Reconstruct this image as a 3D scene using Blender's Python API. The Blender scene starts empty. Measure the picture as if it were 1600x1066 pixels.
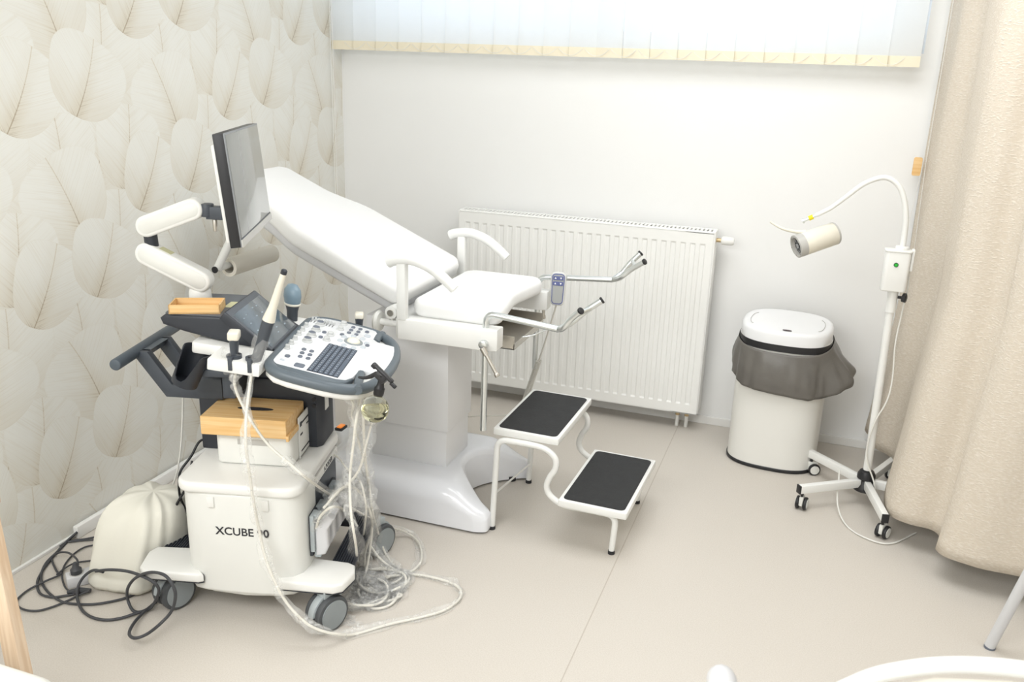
import bpy, bmesh, math, random
from mathutils import Vector, Matrix, noise
PI = math.pi
rad = math.radians
random.seed(7)
scene = bpy.context.scene
C = scene.collection

# ------------------------------------------------------------------ camera
def cam_matrix(yaw, pitch, roll):
    cy, sy, cp, sp = math.cos(yaw), math.sin(yaw), math.cos(pitch), math.sin(pitch)
    f = Vector((-sy*cp, cy*cp, -sp)); r = Vector((cy, sy, 0)); u = r.cross(f)
    c, s = math.cos(roll), math.sin(roll)
    r2 = c*r + s*u; u2 = -s*r + c*u
    return Matrix(((r2.x, u2.x, -f.x), (r2.y, u2.y, -f.y), (r2.z, u2.z, -f.z)))
cd = bpy.data.cameras.new('camera'); cam = bpy.data.objects.new('camera', cd); C.objects.link(cam)
cd.sensor_width = 36; cd.lens = 1388.75/1600*36; cd.clip_start = 0.05
M4 = cam_matrix(0.3318, 0.3098, 0.0319).to_4x4(); M4.translation = (2.4518, -4.2614, 1.7372)
cam.matrix_world = M4
scene.camera = cam
cd.dof.use_dof = True; cd.dof.focus_distance = 3.1; cd.dof.aperture_fstop = 5.6

# ------------------------------------------------------------------ light
scene.view_settings.view_transform = 'Standard'
scene.view_settings.look = 'None'
scene.view_settings.gamma = 1
scene.view_settings.use_curve_mapping = False
scene.view_settings.exposure = 0.0
w = bpy.data.worlds.new('World'); scene.world = w; w.use_nodes = True
bg = w.node_tree.nodes['Background']
bg.inputs[0].default_value = (0.74, 0.86, 1.0, 1); bg.inputs[1].default_value = 2.3
def area(name, loc, sx, sy, power, col=(0.97, 0.985, 1.0), rot=(0, 0, 0)):
    l = bpy.data.lights.new(name, 'AREA'); l.shape = 'RECTANGLE'; l.size = sx; l.size_y = sy
    l.energy = power; l.color = col
    o = bpy.data.objects.new(name, l); C.objects.link(o); o.location = loc; o.rotation_euler = rot
    return o
area('unseen_ceiling_light', (2.1, -1.5, 2.74), 1.8, 1.4, 36)
area('unseen_ceiling_light', (4.3, -2.6, 2.74), 1.6, 1.2, 12)
area('unseen_ceiling_light', (1.2, -4.8, 2.74), 2.2, 1.4, 90)  # added fill behind the camera, brightens the low left and camera-facing sides

# ------------------------------------------------------------------ materials
def mat(name, col, rough=0.5, metal=0.0, spec=0.5, bump=0.0, bscale=200, trans=0.0, alpha=1.0, var=0.0, vscale=8, emit=None, es=0, coat=0.0, ior=1.45, sss=0):
    m = bpy.data.materials.new(name); m.use_nodes = True
    nt = m.node_tree; b = nt.nodes['Principled BSDF']
    b.inputs['Base Color'].default_value = (*col, 1)
    b.inputs['Roughness'].default_value = rough; b.inputs['Metallic'].default_value = metal
    b.inputs['Specular IOR Level'].default_value = spec
    b.inputs['Transmission Weight'].default_value = trans
    b.inputs['IOR'].default_value = ior
    b.inputs['Alpha'].default_value = alpha
    b.inputs['Coat Weight'].default_value = coat
    if emit: b.inputs['Emission Color'].default_value = (*emit, 1); b.inputs['Emission Strength'].default_value = es
    tc = nt.nodes.new('ShaderNodeTexCoord')
    n = nt.nodes.new('ShaderNodeTexNoise'); n.inputs['Scale'].default_value = vscale; n.inputs['Detail'].default_value = 4
    nt.links.new(tc.outputs['Object'], n.inputs['Vector'])
    v = max(var, 0.015)
    mx = nt.nodes.new('ShaderNodeMix'); mx.data_type = 'RGBA'; mx.blend_type = 'MULTIPLY'; mx.inputs[0].default_value = 1
    mr = nt.nodes.new('ShaderNodeMapRange'); mr.inputs[3].default_value = 1-v; mr.inputs[4].default_value = 1
    nt.links.new(n.outputs['Fac'], mr.inputs[0])
    cmb = nt.nodes.new('ShaderNodeCombineColor')
    for i in range(3): nt.links.new(mr.outputs[0], cmb.inputs[i])
    mx.inputs[6].default_value = (*col, 1); nt.links.new(cmb.outputs[0], mx.inputs[7])
    nt.links.new(mx.outputs[2], b.inputs['Base Color'])
    if bump > 0:
        n2 = nt.nodes.new('ShaderNodeTexNoise'); n2.inputs['Scale'].default_value = bscale; n2.inputs['Detail'].default_value = 3
        nt.links.new(tc.outputs['Object'], n2.inputs['Vector'])
        bp = nt.nodes.new('ShaderNodeBump'); bp.inputs['Strength'].default_value = bump; bp.inputs['Distance'].default_value = 0.002
        nt.links.new(n2.outputs['Fac'], bp.inputs['Height']); nt.links.new(bp.outputs[0], b.inputs['Normal'])
    return m

class NB:
    """small node-math builder"""
    def __init__(s, nt): s.nt = nt
    def n(s, t, **k):
        o = s.nt.nodes.new(t)
        for a, b in k.items(): setattr(o, a, b)
        return o
    def m(s, op, a, b=None, c=None, clamp=False):
        o = s.n('ShaderNodeMath', operation=op); o.use_clamp = clamp
        for i, v in enumerate((a, b, c)):
            if v is None: continue
            if isinstance(v, (int, float)): o.inputs[i].default_value = v
            else: s.nt.links.new(v, o.inputs[i])
        return o.outputs[0]
    def ss(s, x, a, b):
        o = s.n('ShaderNodeMapRange', interpolation_type='SMOOTHSTEP')
        s.nt.links.new(x, o.inputs[0]); o.inputs[1].default_value = a; o.inputs[2].default_value = b
        return o.outputs[0]
    def mixc(s, f, a, b):
        o = s.n('ShaderNodeMix', data_type='RGBA')
        for i, v in ((0, f), (6, a), (7, b)):
            if isinstance(v, (int, float)): o.inputs[i].default_value = v
            elif isinstance(v, tuple): o.inputs[i].default_value = (*v, 1)
            else: s.nt.links.new(v, o.inputs[i])
        return o.outputs[2]
    def mixf(s, f, a, b):
        o = s.n('ShaderNodeMix', data_type='FLOAT')
        for i, v in ((0, f), (2, a), (3, b)):
            if isinstance(v, (int, float)): o.inputs[i].default_value = v
            else: s.nt.links.new(v, o.inputs[i])
        return o.outputs[0]

def leaf_group():
    g = bpy.data.node_groups.new('leaf', 'ShaderNodeTree')
    for nm in ('Y', 'Z', 'cy', 'cz', 'hw', 'hh', 'tilt', 'seed'):
        g.interface.new_socket(name=nm, in_out='INPUT', socket_type='NodeSocketFloat')
    for nm in ('mask', 'tone'):
        g.interface.new_socket(name=nm, in_out='OUTPUT', socket_type='NodeSocketFloat')
    b = NB(g); gi = g.nodes.new('NodeGroupInput').outputs; go = g.nodes.new('NodeGroupOutput')
    PX, PZ = 0.545, 0.64
    dy = b.m('SUBTRACT', gi['Y'], gi['cy']); dz = b.m('SUBTRACT', gi['Z'], gi['cz'])
    k = b.m('ROUND', b.m('DIVIDE', dy, PX))
    y = b.m('SUBTRACT', dy, b.m('MULTIPLY', k, PX))
    z0 = b.m('ADD', dz, b.m('MULTIPLY', k, 0.32))
    z = b.m('SUBTRACT', z0, b.m('MULTIPLY', b.m('ROUND', b.m('DIVIDE', z0, PZ)), PZ))
    ct = b.m('COSINE', gi['tilt']); st = b.m('SINE', gi['tilt'])
    sx = b.m('SUBTRACT', b.m('MULTIPLY', y, ct), b.m('MULTIPLY', z, st))
    tz = b.m('ADD', b.m('MULTIPLY', y, st), b.m('MULTIPLY', z, ct))
    # bend the midrib a little
    t = b.m('DIVIDE', tz, gi['hh'])
    sx = b.m('ADD', sx, b.m('MULTIPLY', b.m('MULTIPLY', t, t), 0.012))
    a = b.m('ABSOLUTE', sx)
    wid = b.m('MULTIPLY', gi['hw'], b.m('MULTIPLY_ADD', t, 0.16, 0.93))
    s = b.m('DIVIDE', a, wid)
    r = b.m('ADD', b.m('POWER', s, 2.5), b.m('POWER', b.m('ABSOLUTE', t), 2.5))
    wob = b.n('ShaderNodeTexNoise'); wob.inputs['Scale'].default_value = 9
    cv = b.n('ShaderNodeCombineXYZ')
    g.links.new(sx, cv.inputs[0]); g.links.new(tz, cv.inputs[1]); g.links.new(gi['seed'], cv.inputs[2]); g.links.new(cv.outputs[0], wob.inputs['Vector'])
    r = b.m('ADD', r, b.m('MULTIPLY_ADD', wob.outputs['Fac'], 0.22, -0.11))
    mask = b.m('SUBTRACT', 1.0, b.ss(r, 0.985, 1.0))
    # fibres fan out of the midrib
    q = b.m('SUBTRACT', tz, b.m('MULTIPLY', a, 0.75))
    cv2 = b.n('ShaderNodeCombineXYZ')
    g.links.new(b.m('MULTIPLY', q, 230.0), cv2.inputs[0]); g.links.new(b.m('MULTIPLY', sx, 7.0), cv2.inputs[1]); g.links.new(gi['seed'], cv2.inputs[2])
    fb = b.n('ShaderNodeTexNoise'); fb.inputs['Scale'].default_value = 1.0; fb.inputs['Detail'].default_value = 2; g.links.new(cv2.outputs[0], fb.inputs['Vector'])
    fib = b.ss(fb.outputs['Fac'], 0.45, 0.75)
    # tone 1 = pale, 0 = brown
    rib = b.m('MULTIPLY', b.m('SUBTRACT', 1.0, b.ss(a, 0.0, 0.06)), b.m('SUBTRACT', 0.75, b.m('MULTIPLY', t, 0.45)), clamp=True)
    ribline = b.m('MULTIPLY', b.m('SUBTRACT', 1.0, b.ss(a, 0.0005, 0.0035)), 0.42)
    low = b.m('SUBTRACT', 1.0, b.ss(t, -0.9, 0.35))
    edge = b.ss(r, 0.90, 1.0)
    tone = b.m('SUBTRACT', 0.93, b.m('MULTIPLY', rib, 0.24))
    tone = b.m('SUBTRACT', tone, b.m('MULTIPLY', low, 0.27))
    tone = b.m('SUBTRACT', tone, ribline)
    tone = b.m('SUBTRACT', tone, b.m('MULTIPLY', fib, b.m('MULTIPLY_ADD', rib, 0.16, 0.17)))
    tone = b.m('SUBTRACT', tone, b.m('MULTIPLY', edge, 0.07))
    g.links.new(mask, go.inputs[0]); g.links.new(b.m('MAXIMUM', tone, 0.0), go.inputs[1])
    return g

def wallpaper_mat():
    m = bpy.data.materials.new('leaf_wallpaper'); m.use_nodes = True
    nt = m.node_tree; b = NB(nt); P = nt.nodes['Principled BSDF']; P.inputs['Roughness'].default_value = 0.6
    tc = b.n('ShaderNodeTexCoord'); sp = b.n('ShaderNodeSeparateXYZ'); nt.links.new(tc.outputs['Object'], sp.inputs[0])
    g = leaf_group()
    AY, AZ = -1.734, 1.618
    # (cy, cz, half width, half height, tilt) bottom layer first
    L = [(0.30, 0.02, 0.22, 0.26, 0.1), (0.02, -0.25, 0.22, 0.20, 0.25),
         (-0.155, -0.245, 0.165, 0.14, 0.0), (0.075, 0.085, 0.195, 0.165, 0.16), (-0.145, -0.40, 0.195, 0.17, -0.40),
         (0.165, -0.245, 0.17, 0.155, 0.18), (0.268, -0.355, 0.155, 0.150, 0.48), (0.0, 0.0, 0.185, 0.140, 0.42)]
    tone = None
    for i, (cy, cz, hw, hh, ti) in enumerate(L):
        n = b.n('ShaderNodeGroup'); n.node_tree = g
        nt.links.new(sp.outputs['Y'], n.inputs['Y']); nt.links.new(sp.outputs['Z'], n.inputs['Z'])
        for k, v in (('cy', AY+cy), ('cz', AZ+cz), ('hw', hw), ('hh', hh), ('tilt', -ti*0+ti), ('seed', i*3.7)): n.inputs[k].default_value = v
        tone = n.outputs['tone'] if tone is None else b.mixf(n.outputs['mask'], tone, n.outputs['tone'])
    big = b.n('ShaderNodeTexNoise'); big.inputs['Scale'].default_value = 3.0; big.inputs['Detail'].default_value = 6; nt.links.new(tc.outputs['Object'], big.inputs['Vector'])
    tone = b.m('ADD', tone, b.m('MULTIPLY_ADD', big.outputs['Fac'], 0.16, -0.08))
    cr = b.n('ShaderNodeValToRGB'); nt.links.new(tone, cr.inputs[0])
    e = cr.color_ramp.elements
    e[0].position = 0.0; e[0].color = (0.42, 0.35, 0.245, 1)
    e[1].position = 1.0; e[1].color = (0.83, 0.83, 0.785, 1)
    x = e.new(0.45); x.color = (0.71, 0.665, 0.565, 1)
    nt.links.new(cr.outputs[0], P.inputs['Base Color'])
    return m

def floor_mat():
    m = bpy.data.materials.new('vinyl_floor'); m.use_nodes = True
    nt = m.node_tree; b = NB(nt); P = nt.nodes['Principled BSDF']; P.inputs['Roughness'].default_value = 0.42; P.inputs['Specular IOR Level'].default_value = 0.35
    tc = b.n('ShaderNodeTexCoord'); sp = b.n('ShaderNodeSeparateXYZ'); nt.links.new(tc.outputs['Object'], sp.inputs[0])
    n1 = b.n('ShaderNodeTexNoise'); n1.inputs['Scale'].default_value = 260; n1.inputs['Detail'].default_value = 3; nt.links.new(tc.outputs['Object'], n1.inputs['Vector'])
    n2 = b.n('ShaderNodeTexNoise'); n2.inputs['Scale'].default_value = 1.3; n2.inputs['Detail'].default_value = 3; nt.links.new(tc.outputs['Object'], n2.inputs['Vector'])
    f = b.m('ADD', b.m('MULTIPLY', b.ss(n1.outputs['Fac'], 0.3, 0.7), 0.7), b.m('MULTIPLY', n2.outputs['Fac'], 0.3))
    c = b.mixc(f, (0.575, 0.528, 0.465), (0.66, 0.618, 0.56))
    seam = b.m('SUBTRACT', 1.0, b.ss(b.m('ABSOLUTE', b.m('SUBTRACT', sp.outputs['X'], 1.909)), 0.0008, 0.0028))
    c = b.mixc(b.m('MULTIPLY', seam, 0.55), c, (0.36, 0.30, 0.24))
    nt.links.new(c, P.inputs['Base Color'])
    return m

def wood_mat(name, c1, c2, axis=0, scale=1.0):
    m = bpy.data.materials.new(name); m.use_nodes = True
    nt = m.node_tree; b = NB(nt); P = nt.nodes['Principled BSDF']; P.inputs['Roughness'].default_value = 0.5
    tc = b.n('ShaderNodeTexCoord'); mp = b.n('ShaderNodeMapping'); nt.links.new(tc.outputs['Object'], mp.inputs[0])
    sc = [90*scale]*3; sc[axis] = 4*scale; mp.inputs['Scale'].default_value = sc
    n1 = b.n('ShaderNodeTexNoise'); n1.inputs['Scale'].default_value = 1; n1.inputs['Detail'].default_value = 3; nt.links.new(mp.outputs[0], n1.inputs['Vector'])
    nt.links.new(b.mixc(b.ss(n1.outputs['Fac'], 0.3, 0.7), c1, c2), P.inputs['Base Color'])
    return m

def curtain_mat():
    m = bpy.data.materials.new('curtain_cloth'); m.use_nodes = True
    nt = m.node_tree; b = NB(nt); P = nt.nodes['Principled BSDF']; P.inputs['Roughness'].default_value = 0.9; P.inputs['Specular IOR Level'].default_value = 0.1
    tc = b.n('ShaderNodeTexCoord'); mp = b.n('ShaderNodeMapping'); nt.links.new(tc.outputs['Object'], mp.inputs[0]); mp.inputs['Scale'].default_value = (70, 70, 190)
    n1 = b.n('ShaderNodeTexNoise'); n1.inputs['Scale'].default_value = 1; n1.inputs['Detail'].default_value = 3; nt.links.new(mp.outputs[0], n1.inputs['Vector'])
    nt.links.new(b.mixc(b.ss(n1.outputs['Fac'], 0.35, 0.75), (0.66, 0.585, 0.485), (0.76, 0.695, 0.605)), P.inputs['Base Color'])
    bp = b.n('ShaderNodeBump'); bp.inputs['Strength'].default_value = 0.55; bp.inputs['Distance'].default_value = 0.0025
    nt.links.new(b.ss(n1.outputs['Fac'], 0.5, 0.72), bp.inputs['Height']); nt.links.new(bp.outputs[0], P.inputs['Normal'])
    return m

def slat_mat():
    m = bpy.data.materials.new('blind_fabric'); m.use_nodes = True
    nt = m.node_tree; nt.nodes.remove(nt.nodes['Principled BSDF']); out = nt.nodes['Material Output']; b = NB(nt)
    tc = b.n('ShaderNodeTexCoord'); n = b.n('ShaderNodeTexNoise'); n.inputs['Scale'].default_value = 120; nt.links.new(tc.outputs['Object'], n.inputs['Vector'])
    col = b.mixc(n.outputs['Fac'], (0.86, 0.84, 0.78), (0.90, 0.88, 0.83))
    d = b.n('ShaderNodeBsdfDiffuse'); t = b.n('ShaderNodeBsdfTranslucent'); mx = b.n('ShaderNodeMixShader'); mx.inputs[0].default_value = 0.62
    nt.links.new(col, d.inputs[0]); t.inputs[0].default_value = (0.92, 0.92, 0.9, 1)
    nt.links.new(d.outputs[0], mx.inputs[1]); nt.links.new(t.outputs[0], mx.inputs[2]); nt.links.new(mx.outputs[0], out.inputs[0])
    return m

def film_mat(name, opac=0.3, col=(0.93, 0.93, 0.9)):
    """thin crumpled clear plastic"""
    m = bpy.data.materials.new(name); m.use_nodes = True
    nt = m.node_tree; b = NB(nt); P = nt.nodes['Principled BSDF']; out = nt.nodes['Material Output']
    P.inputs['Base Color'].default_value = (*col, 1); P.inputs['Roughness'].default_value = 0.18
    tc = b.n('ShaderNodeTexCoord'); n = b.n('ShaderNodeTexNoise'); n.inputs['Scale'].default_value = 34; n.inputs['Detail'].default_value = 3; n.inputs['Distortion'].default_value = 1.6
    nt.links.new(tc.outputs['Object'], n.inputs['Vector'])
    bp = b.n('ShaderNodeBump'); bp.inputs['Strength'].default_value = 0.5; bp.inputs['Distance'].default_value = 0.004
    nt.links.new(n.outputs['Fac'], bp.inputs['Height']); nt.links.new(bp.outputs[0], P.inputs['Normal'])
    t = b.n('ShaderNodeBsdfTransparent'); mx = b.n('ShaderNodeMixShader')
    f = b.m('MULTIPLY_ADD', b.ss(n.outputs['Fac'], 0.50, 0.78), 0.30, opac*0.5)
    nt.links.new(f, mx.inputs[0]); nt.links.new(t.outputs[0], mx.inputs[1]); nt.links.new(P.outputs[0], mx.inputs[2]); nt.links.new(mx.outputs[0], out.inputs[0])
    return m

WP = wallpaper_mat()
M = dict(
 wall=mat('wall_paint', (0.885, 0.885, 0.87), 0.7, bump=0.05, bscale=300),
 ceil=mat('ceiling_paint', (0.85, 0.85, 0.84), 0.8),
 floor=floor_mat(), trim=mat('white_trim', (0.84, 0.83, 0.80), 0.45),
 rad=mat('radiator_enamel', (0.90, 0.90, 0.87), 0.35), grille=mat('grille_dark', (0.45, 0.44, 0.41), 0.6),
 white=mat('white_plastic', (0.84, 0.835, 0.80), 0.35), cream=mat('cream_plastic', (0.80, 0.80, 0.76), 0.4),
 gloss=mat('gloss_white_shell', (0.85, 0.86, 0.89), 0.16, coat=0.3), shellgrey=mat('pale_grey_shell', (0.66, 0.66, 0.67), 0.35),
 column=mat('column_panel', (0.90, 0.90, 0.905), 0.4),
 vinyl=mat('white_upholstery', (0.88, 0.88, 0.865), 0.42, bump=0.08, bscale=350),
 enamel=mat('white_enamel', (0.85, 0.85, 0.82), 0.3),
 chrome=mat('chrome_tube', (0.74, 0.77, 0.77), 0.30, metal=1.0), steel=mat('brushed_steel', (0.58, 0.55, 0.50), 0.32, metal=1.0),
 black=mat('black_plastic', (0.018, 0.018, 0.02), 0.4), rubber=mat('black_rubber', (0.03, 0.03, 0.032), 0.8),
 mat_=mat('anti_slip_mat', (0.036, 0.037, 0.038), 0.85, bump=0.9, bscale=260, var=0.35, vscale=30),
 navy=mat('slate_plastic', (0.060, 0.069, 0.083), 0.42), slate=mat('slate_grip', (0.085, 0.105, 0.125), 0.4),
 dark=mat('dark_housing', (0.030, 0.034, 0.043), 0.42), char=mat('charcoal_top', (0.105, 0.115, 0.13), 0.5),
 handle_blue=mat('console_grip', (0.115, 0.14, 0.16), 0.38),
 panel=mat('console_white', (0.86, 0.87, 0.88), 0.3), key=mat('key_slate', (0.10, 0.125, 0.165), 0.5),
 keyline=mat('key_print', (0.35, 0.38, 0.42), 0.5), btn=mat('button_grey', (0.15, 0.17, 0.21), 0.45), clearbtn=mat('pale_button', (0.56, 0.60, 0.64), 0.3),
 knob=mat('clear_knob', (0.62, 0.63, 0.62), 0.2), ball=mat('trackball_cream', (0.86, 0.83, 0.70), 0.2),
 screen=mat('monitor_glass', (0.20, 0.21, 0.20), 0.22, spec=0.9, coat=0.6), bezel=mat('monitor_bezel', (0.23, 0.24, 0.25), 0.4),
 touch=mat('touch_glass', (0.10, 0.125, 0.145), 0.12, spec=0.8, coat=0.5), icon=mat('screen_icon', (0.30, 0.36, 0.41), 0.3),
 bamboo=wood_mat('bamboo', (0.76, 0.46, 0.18), (0.86, 0.60, 0.30)), pine=wood_mat('pine', (0.66, 0.48, 0.32), (0.78, 0.62, 0.46), axis=2),
 bag=mat('grey_bin_bag', (0.18, 0.168, 0.15), 0.32, bump=0.5, bscale=25, var=0.4, vscale=12),
 binw=mat('bin_metal', (0.82, 0.81, 0.765), 0.3), cloth=mat('ivory_cover', (0.80, 0.78, 0.69), 0.75, bump=0.15, bscale=120),
 curtain=curtain_mat(), slat=slat_mat(), pocket=mat('blind_hem', (0.86, 0.79, 0.62), 0.8, bump=0.2, bscale=220), chain=mat('bead_chain', (0.85, 0.84, 0.80), 0.35),
 glass=mat('window_glass', (0.95, 0.97, 1.0), 0.02, trans=1.0, ior=1.02), sash=mat('window_sash', (0.85, 0.86, 0.87), 0.3),
 cable=mat('grey_cable', (0.060, 0.062, 0.068), 0.5), blackcable=mat('black_cable', (0.012, 0.012, 0.013), 0.4), wcable=mat('white_cable', (0.80, 0.79, 0.74), 0.4),
 pcable=mat('probe_cable', (0.79, 0.76, 0.68), 0.4), film=film_mat('clear_film', 0.30), film2=film_mat('clear_film_light', 0.18),
 wheelgrey=mat('caster_cover', (0.30, 0.33, 0.34), 0.4), tyre=mat('caster_tyre', (0.075, 0.08, 0.085), 0.6), fender=mat('caster_fender', (0.40, 0.44, 0.45), 0.35),
 probeblue=mat('probe_blue', (0.20, 0.28, 0.34), 0.3), ivory=mat('probe_ivory', (0.80, 0.76, 0.65), 0.35),
 paper=mat('paper_roll', (0.80, 0.76, 0.67), 0.9), label=mat('label_paper', (0.80, 0.80, 0.77), 0.6), ink=mat('print_ink', (0.03, 0.03, 0.035), 0.6),
 orange=mat('switch_orange', (0.85, 0.25, 0.04), 0.3, emit=(1, 0.3, 0.05), es=0.5), green=mat('button_green', (0.02, 0.30, 0.03), 0.3, emit=(0.05, 0.8, 0.08), es=0.25), yellow=mat('yellow_ring', (0.85, 0.72, 0.02), 0.4),
 lampgrey=mat('lamp_ring', (0.50, 0.49, 0.46), 0.35), lens=mat('lamp_lens', (0.35, 0.36, 0.37), 0.12, metal=0.8),
 handset=mat('handset_grey', (0.60, 0.60, 0.58), 0.4), pad=mat('handset_face', (0.36, 0.37, 0.36), 0.35), bluekey=mat('blue_key', (0.10, 0.12, 0.28), 0.4),
 brass=mat('brass_fitting', (0.55, 0.42, 0.24), 0.35, metal=0.8), glassb=mat('amber_glass', (0.84, 0.84, 0.74), 0.03, trans=1.0, ior=1.15), liquid=mat('bottle_liquid', (0.90, 0.885, 0.72), 0.03, trans=1.0, ior=1.2),
 binlid=mat('bin_lid_white', (0.86, 0.865, 0.87), 0.3), sticker=mat('sticker', (0.62, 0.60, 0.35), 0.4), pblk=mat('sensor_window', (0.05, 0.025, 0.03), 0.2),
 quilt=mat('soft_white_throw', (0.83, 0.82, 0.77), 0.9, bump=0.4, bscale=60), coil=mat('coil_cord', (0.62, 0.60, 0.54), 0.4),
)

# ------------------------------------------------------------------ mesh helpers
WM = {}
def fin(bm, smooth=35):
    me = bpy.data.meshes.new('m')
    bmesh.ops.recalc_face_normals(bm, faces=bm.faces[:])
    bm.to_mesh(me); bm.free()
    if smooth:
        me.shade_smooth(); me.set_sharp_from_angle(angle=rad(smooth))
    return me
def obj(name, bm, m, parent=None, smooth=35):
    me = bm if isinstance(bm, bpy.types.Mesh) else fin(bm, smooth)
    me.name = name
    ms = m if isinstance(m, (list, tuple)) else [m]
    if not me.materials:
        for x in ms: me.materials.append(M[x] if isinstance(x, str) else x)
    o = bpy.data.objects.new(name, me); C.objects.link(o)
    if parent is not None:
        W = WM[parent.name]; me.transform(W.inverted()); o.parent = parent; WM[o.name] = W
    else:
        xs = [v.co for v in me.vertices]
        c = Vector(((min(v.x for v in xs)+max(v.x for v in xs))/2, (min(v.y for v in xs)+max(v.y for v in xs))/2, min(v.z for v in xs)))
        if name.startswith(('wall', 'floor', 'ceiling', 'curtain')): c = Vector((0, 0, 0))
        me.transform(Matrix.Translation(-c)); o.location = c; WM[o.name] = Matrix.Translation(c)
    return o
def tag(o, label, cat, group=None):
    o['label'] = label; o['category'] = cat
    if group: o['group'] = group
    return o
def thing(name, label, cat, loc, rz=0, group=None):
    o = bpy.data.objects.new(name, None); C.objects.link(o); o.location = loc; o.rotation_euler = (0, 0, rz); o.empty_display_size = 0.05
    WM[o.name] = Matrix.Translation(Vector(loc)) @ Matrix.Rotation(rz, 4, 'Z')
    return tag(o, label, cat, group)
def struct(name, bm, m, parent=None, smooth=0):
    o = obj(name, bm, m, parent, smooth)
    if parent is None: o['kind'] = 'structure'
    return o
def B(): return bmesh.new()
def merge(bm, b2, mtx=None, mi=0):
    if mtx is not None: bmesh.ops.transform(b2, matrix=mtx, verts=b2.verts[:])
    if mi:
        for f in b2.faces: f.material_index = mi
    me = bpy.data.meshes.new('t'); b2.to_mesh(me); b2.free(); bm.from_mesh(me); bpy.data.meshes.remove(me)
    return bm
def box(bm, x0, x1, y0, y1, z0, z1, bev=0, mtx=None, mi=0, seg=2):
    b = B(); bmesh.ops.create_cube(b, size=1)
    bmesh.ops.transform(b, matrix=Matrix.Translation(((x0+x1)/2, (y0+y1)/2, (z0+z1)/2)) @ Matrix.Diagonal((abs(x1-x0), abs(y1-y0), abs(z1-z0), 1)), verts=b.verts[:])
    if bev: bmesh.ops.bevel(b, geom=b.edges[:]+b.verts[:], offset=bev, segments=seg, profile=0.5, affect='EDGES')
    return merge(bm, b, mtx, mi)
def slab(bm, pts, z0, z1, bev=0, seg=3, mtx=None, mi=0, top_only=False):
    """polygon outline extruded from z0 to z1 with rounded rims"""
    b = B(); vs = [b.verts.new((p[0], p[1], z0)) for p in pts]; f = b.faces.new(vs)
    r = bmesh.ops.extrude_face_region(b, geom=[f]); up = [g for g in r['geom'] if isinstance(g, bmesh.types.BMVert)]
    for v in up: v.co.z = z1
    bmesh.ops.recalc_face_normals(b, faces=b.faces[:])
    if bev:
        zt = lambda e, z: all(abs(v.co.z-z) < 1e-6 for v in e.verts)
        es = [e for e in b.edges if zt(e, z1) or (not top_only and zt(e, z0))]
        bmesh.ops.bevel(b, geom=es, offset=bev, segments=seg, profile=0.5, affect='EDGES', clamp_overlap=True)
    return merge(bm, b, mtx, mi)
def rrect(x0, x1, y0, y1, r, n=6):
    P = []
    for cx, cy, a0 in ((x1-r, y0+r, -PI/2), (x1-r, y1-r, 0), (x0+r, y1-r, PI/2), (x0+r, y0+r, PI)):
        for i in range(n+1):
            a = a0+PI/2*i/n; P.append((cx+r*math.cos(a), cy+r*math.sin(a)))
    return P
def spline(pts, n=8):
    P = [Vector(p) for p in pts]
    if len(P) < 3: return P
    Q = [2*P[0]-P[1]]+P+[2*P[-1]-P[-2]]; out = []
    for i in range(1, len(Q)-2):
        for k in range(n):
            t = k/n; a, b_, c, d = Q[i-1:i+3]
            out.append(0.5*((2*b_)+(c-a)*t+(2*a-5*b_+4*c-d)*t*t+(3*b_-a-3*c+d)*t**3))
    out.append(P[-1]); return out
def tube(bm, pts, r, seg=10, smooth=0, mi=0, cap=True, rfn=None, sx=1.0):
    P = spline(pts, smooth) if smooth else [Vector(p) for p in pts]
    n = len(P); up = None; rings = []
    for i, p in enumerate(P):
        t = (P[min(i+1, n-1)]-P[max(i-1, 0)])
        if t.length < 1e-9: t = Vector((0, 0, 1))
        t.normalize()
        if up is None:
            up = Vector((0, 0, 1)) if abs(t.z) < 0.9 else Vector((1, 0, 0))
        up = (up-t*up.dot(t))
        if up.length < 1e-6: up = t.orthogonal()
        up.normalize(); s = t.cross(up)
        rr = rfn(i/(n-1), i) if rfn else r
        rings.append([bm.verts.new(p+(up*math.cos(2*PI*k/seg)*sx+s*math.sin(2*PI*k/seg))*(rr if not callable(rr) else rr(k))) for k in range(seg)])
    fs = []
    for a, b_ in zip(rings, rings[1:]):
        for k in range(seg): fs.append(bm.faces.new((a[k], a[(k+1) % seg], b_[(k+1) % seg], b_[k])))
    if cap: fs.append(bm.faces.new(rings[0][::-1])); fs.append(bm.faces.new(rings[-1]))
    for f in fs: f.material_index = mi
    return bm
def bend(pts, r, n=5):
    """polyline with rounded corners"""
    P = [Vector(p) for p in pts]; out = [P[0]]
    for i in range(1, len(P)-1):
        a, b_, c = P[i-1], P[i], P[i+1]; d1 = (a-b_); d2 = (c-b_)
        q = min(r, d1.length*0.45, d2.length*0.45); s, e = b_+d1.normalized()*q, b_+d2.normalized()*q
        for k in range(n+1):
            t = k/n; out.append((1-t)**2*s+2*t*(1-t)*b_+t*t*e)
    out.append(P[-1]); return out
def cyl(bm, p0, p1, r0, r1=None, seg=20, mi=0, bev=0):
    r1 = r0 if r1 is None else r1
    p0, p1 = Vector(p0), Vector(p1); d = p1-p0
    if bev:
        L = d.length; q = min(bev/L, 0.45)
        pts = [p0, p0+d*q*0.3, p0+d*q, p1-d*q, p1-d*q*0.3, p1]; rs = [r0-bev, r0-bev*0.3, r0, r1, r1-bev*0.3, r1-bev]
        return tube(bm, pts, 0, seg, mi=mi, rfn=lambda t, i: rs[i])
    return tube(bm, [p0, p1], 0, seg, mi=mi, rfn=lambda t, i: (r0, r1)[i])
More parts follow.
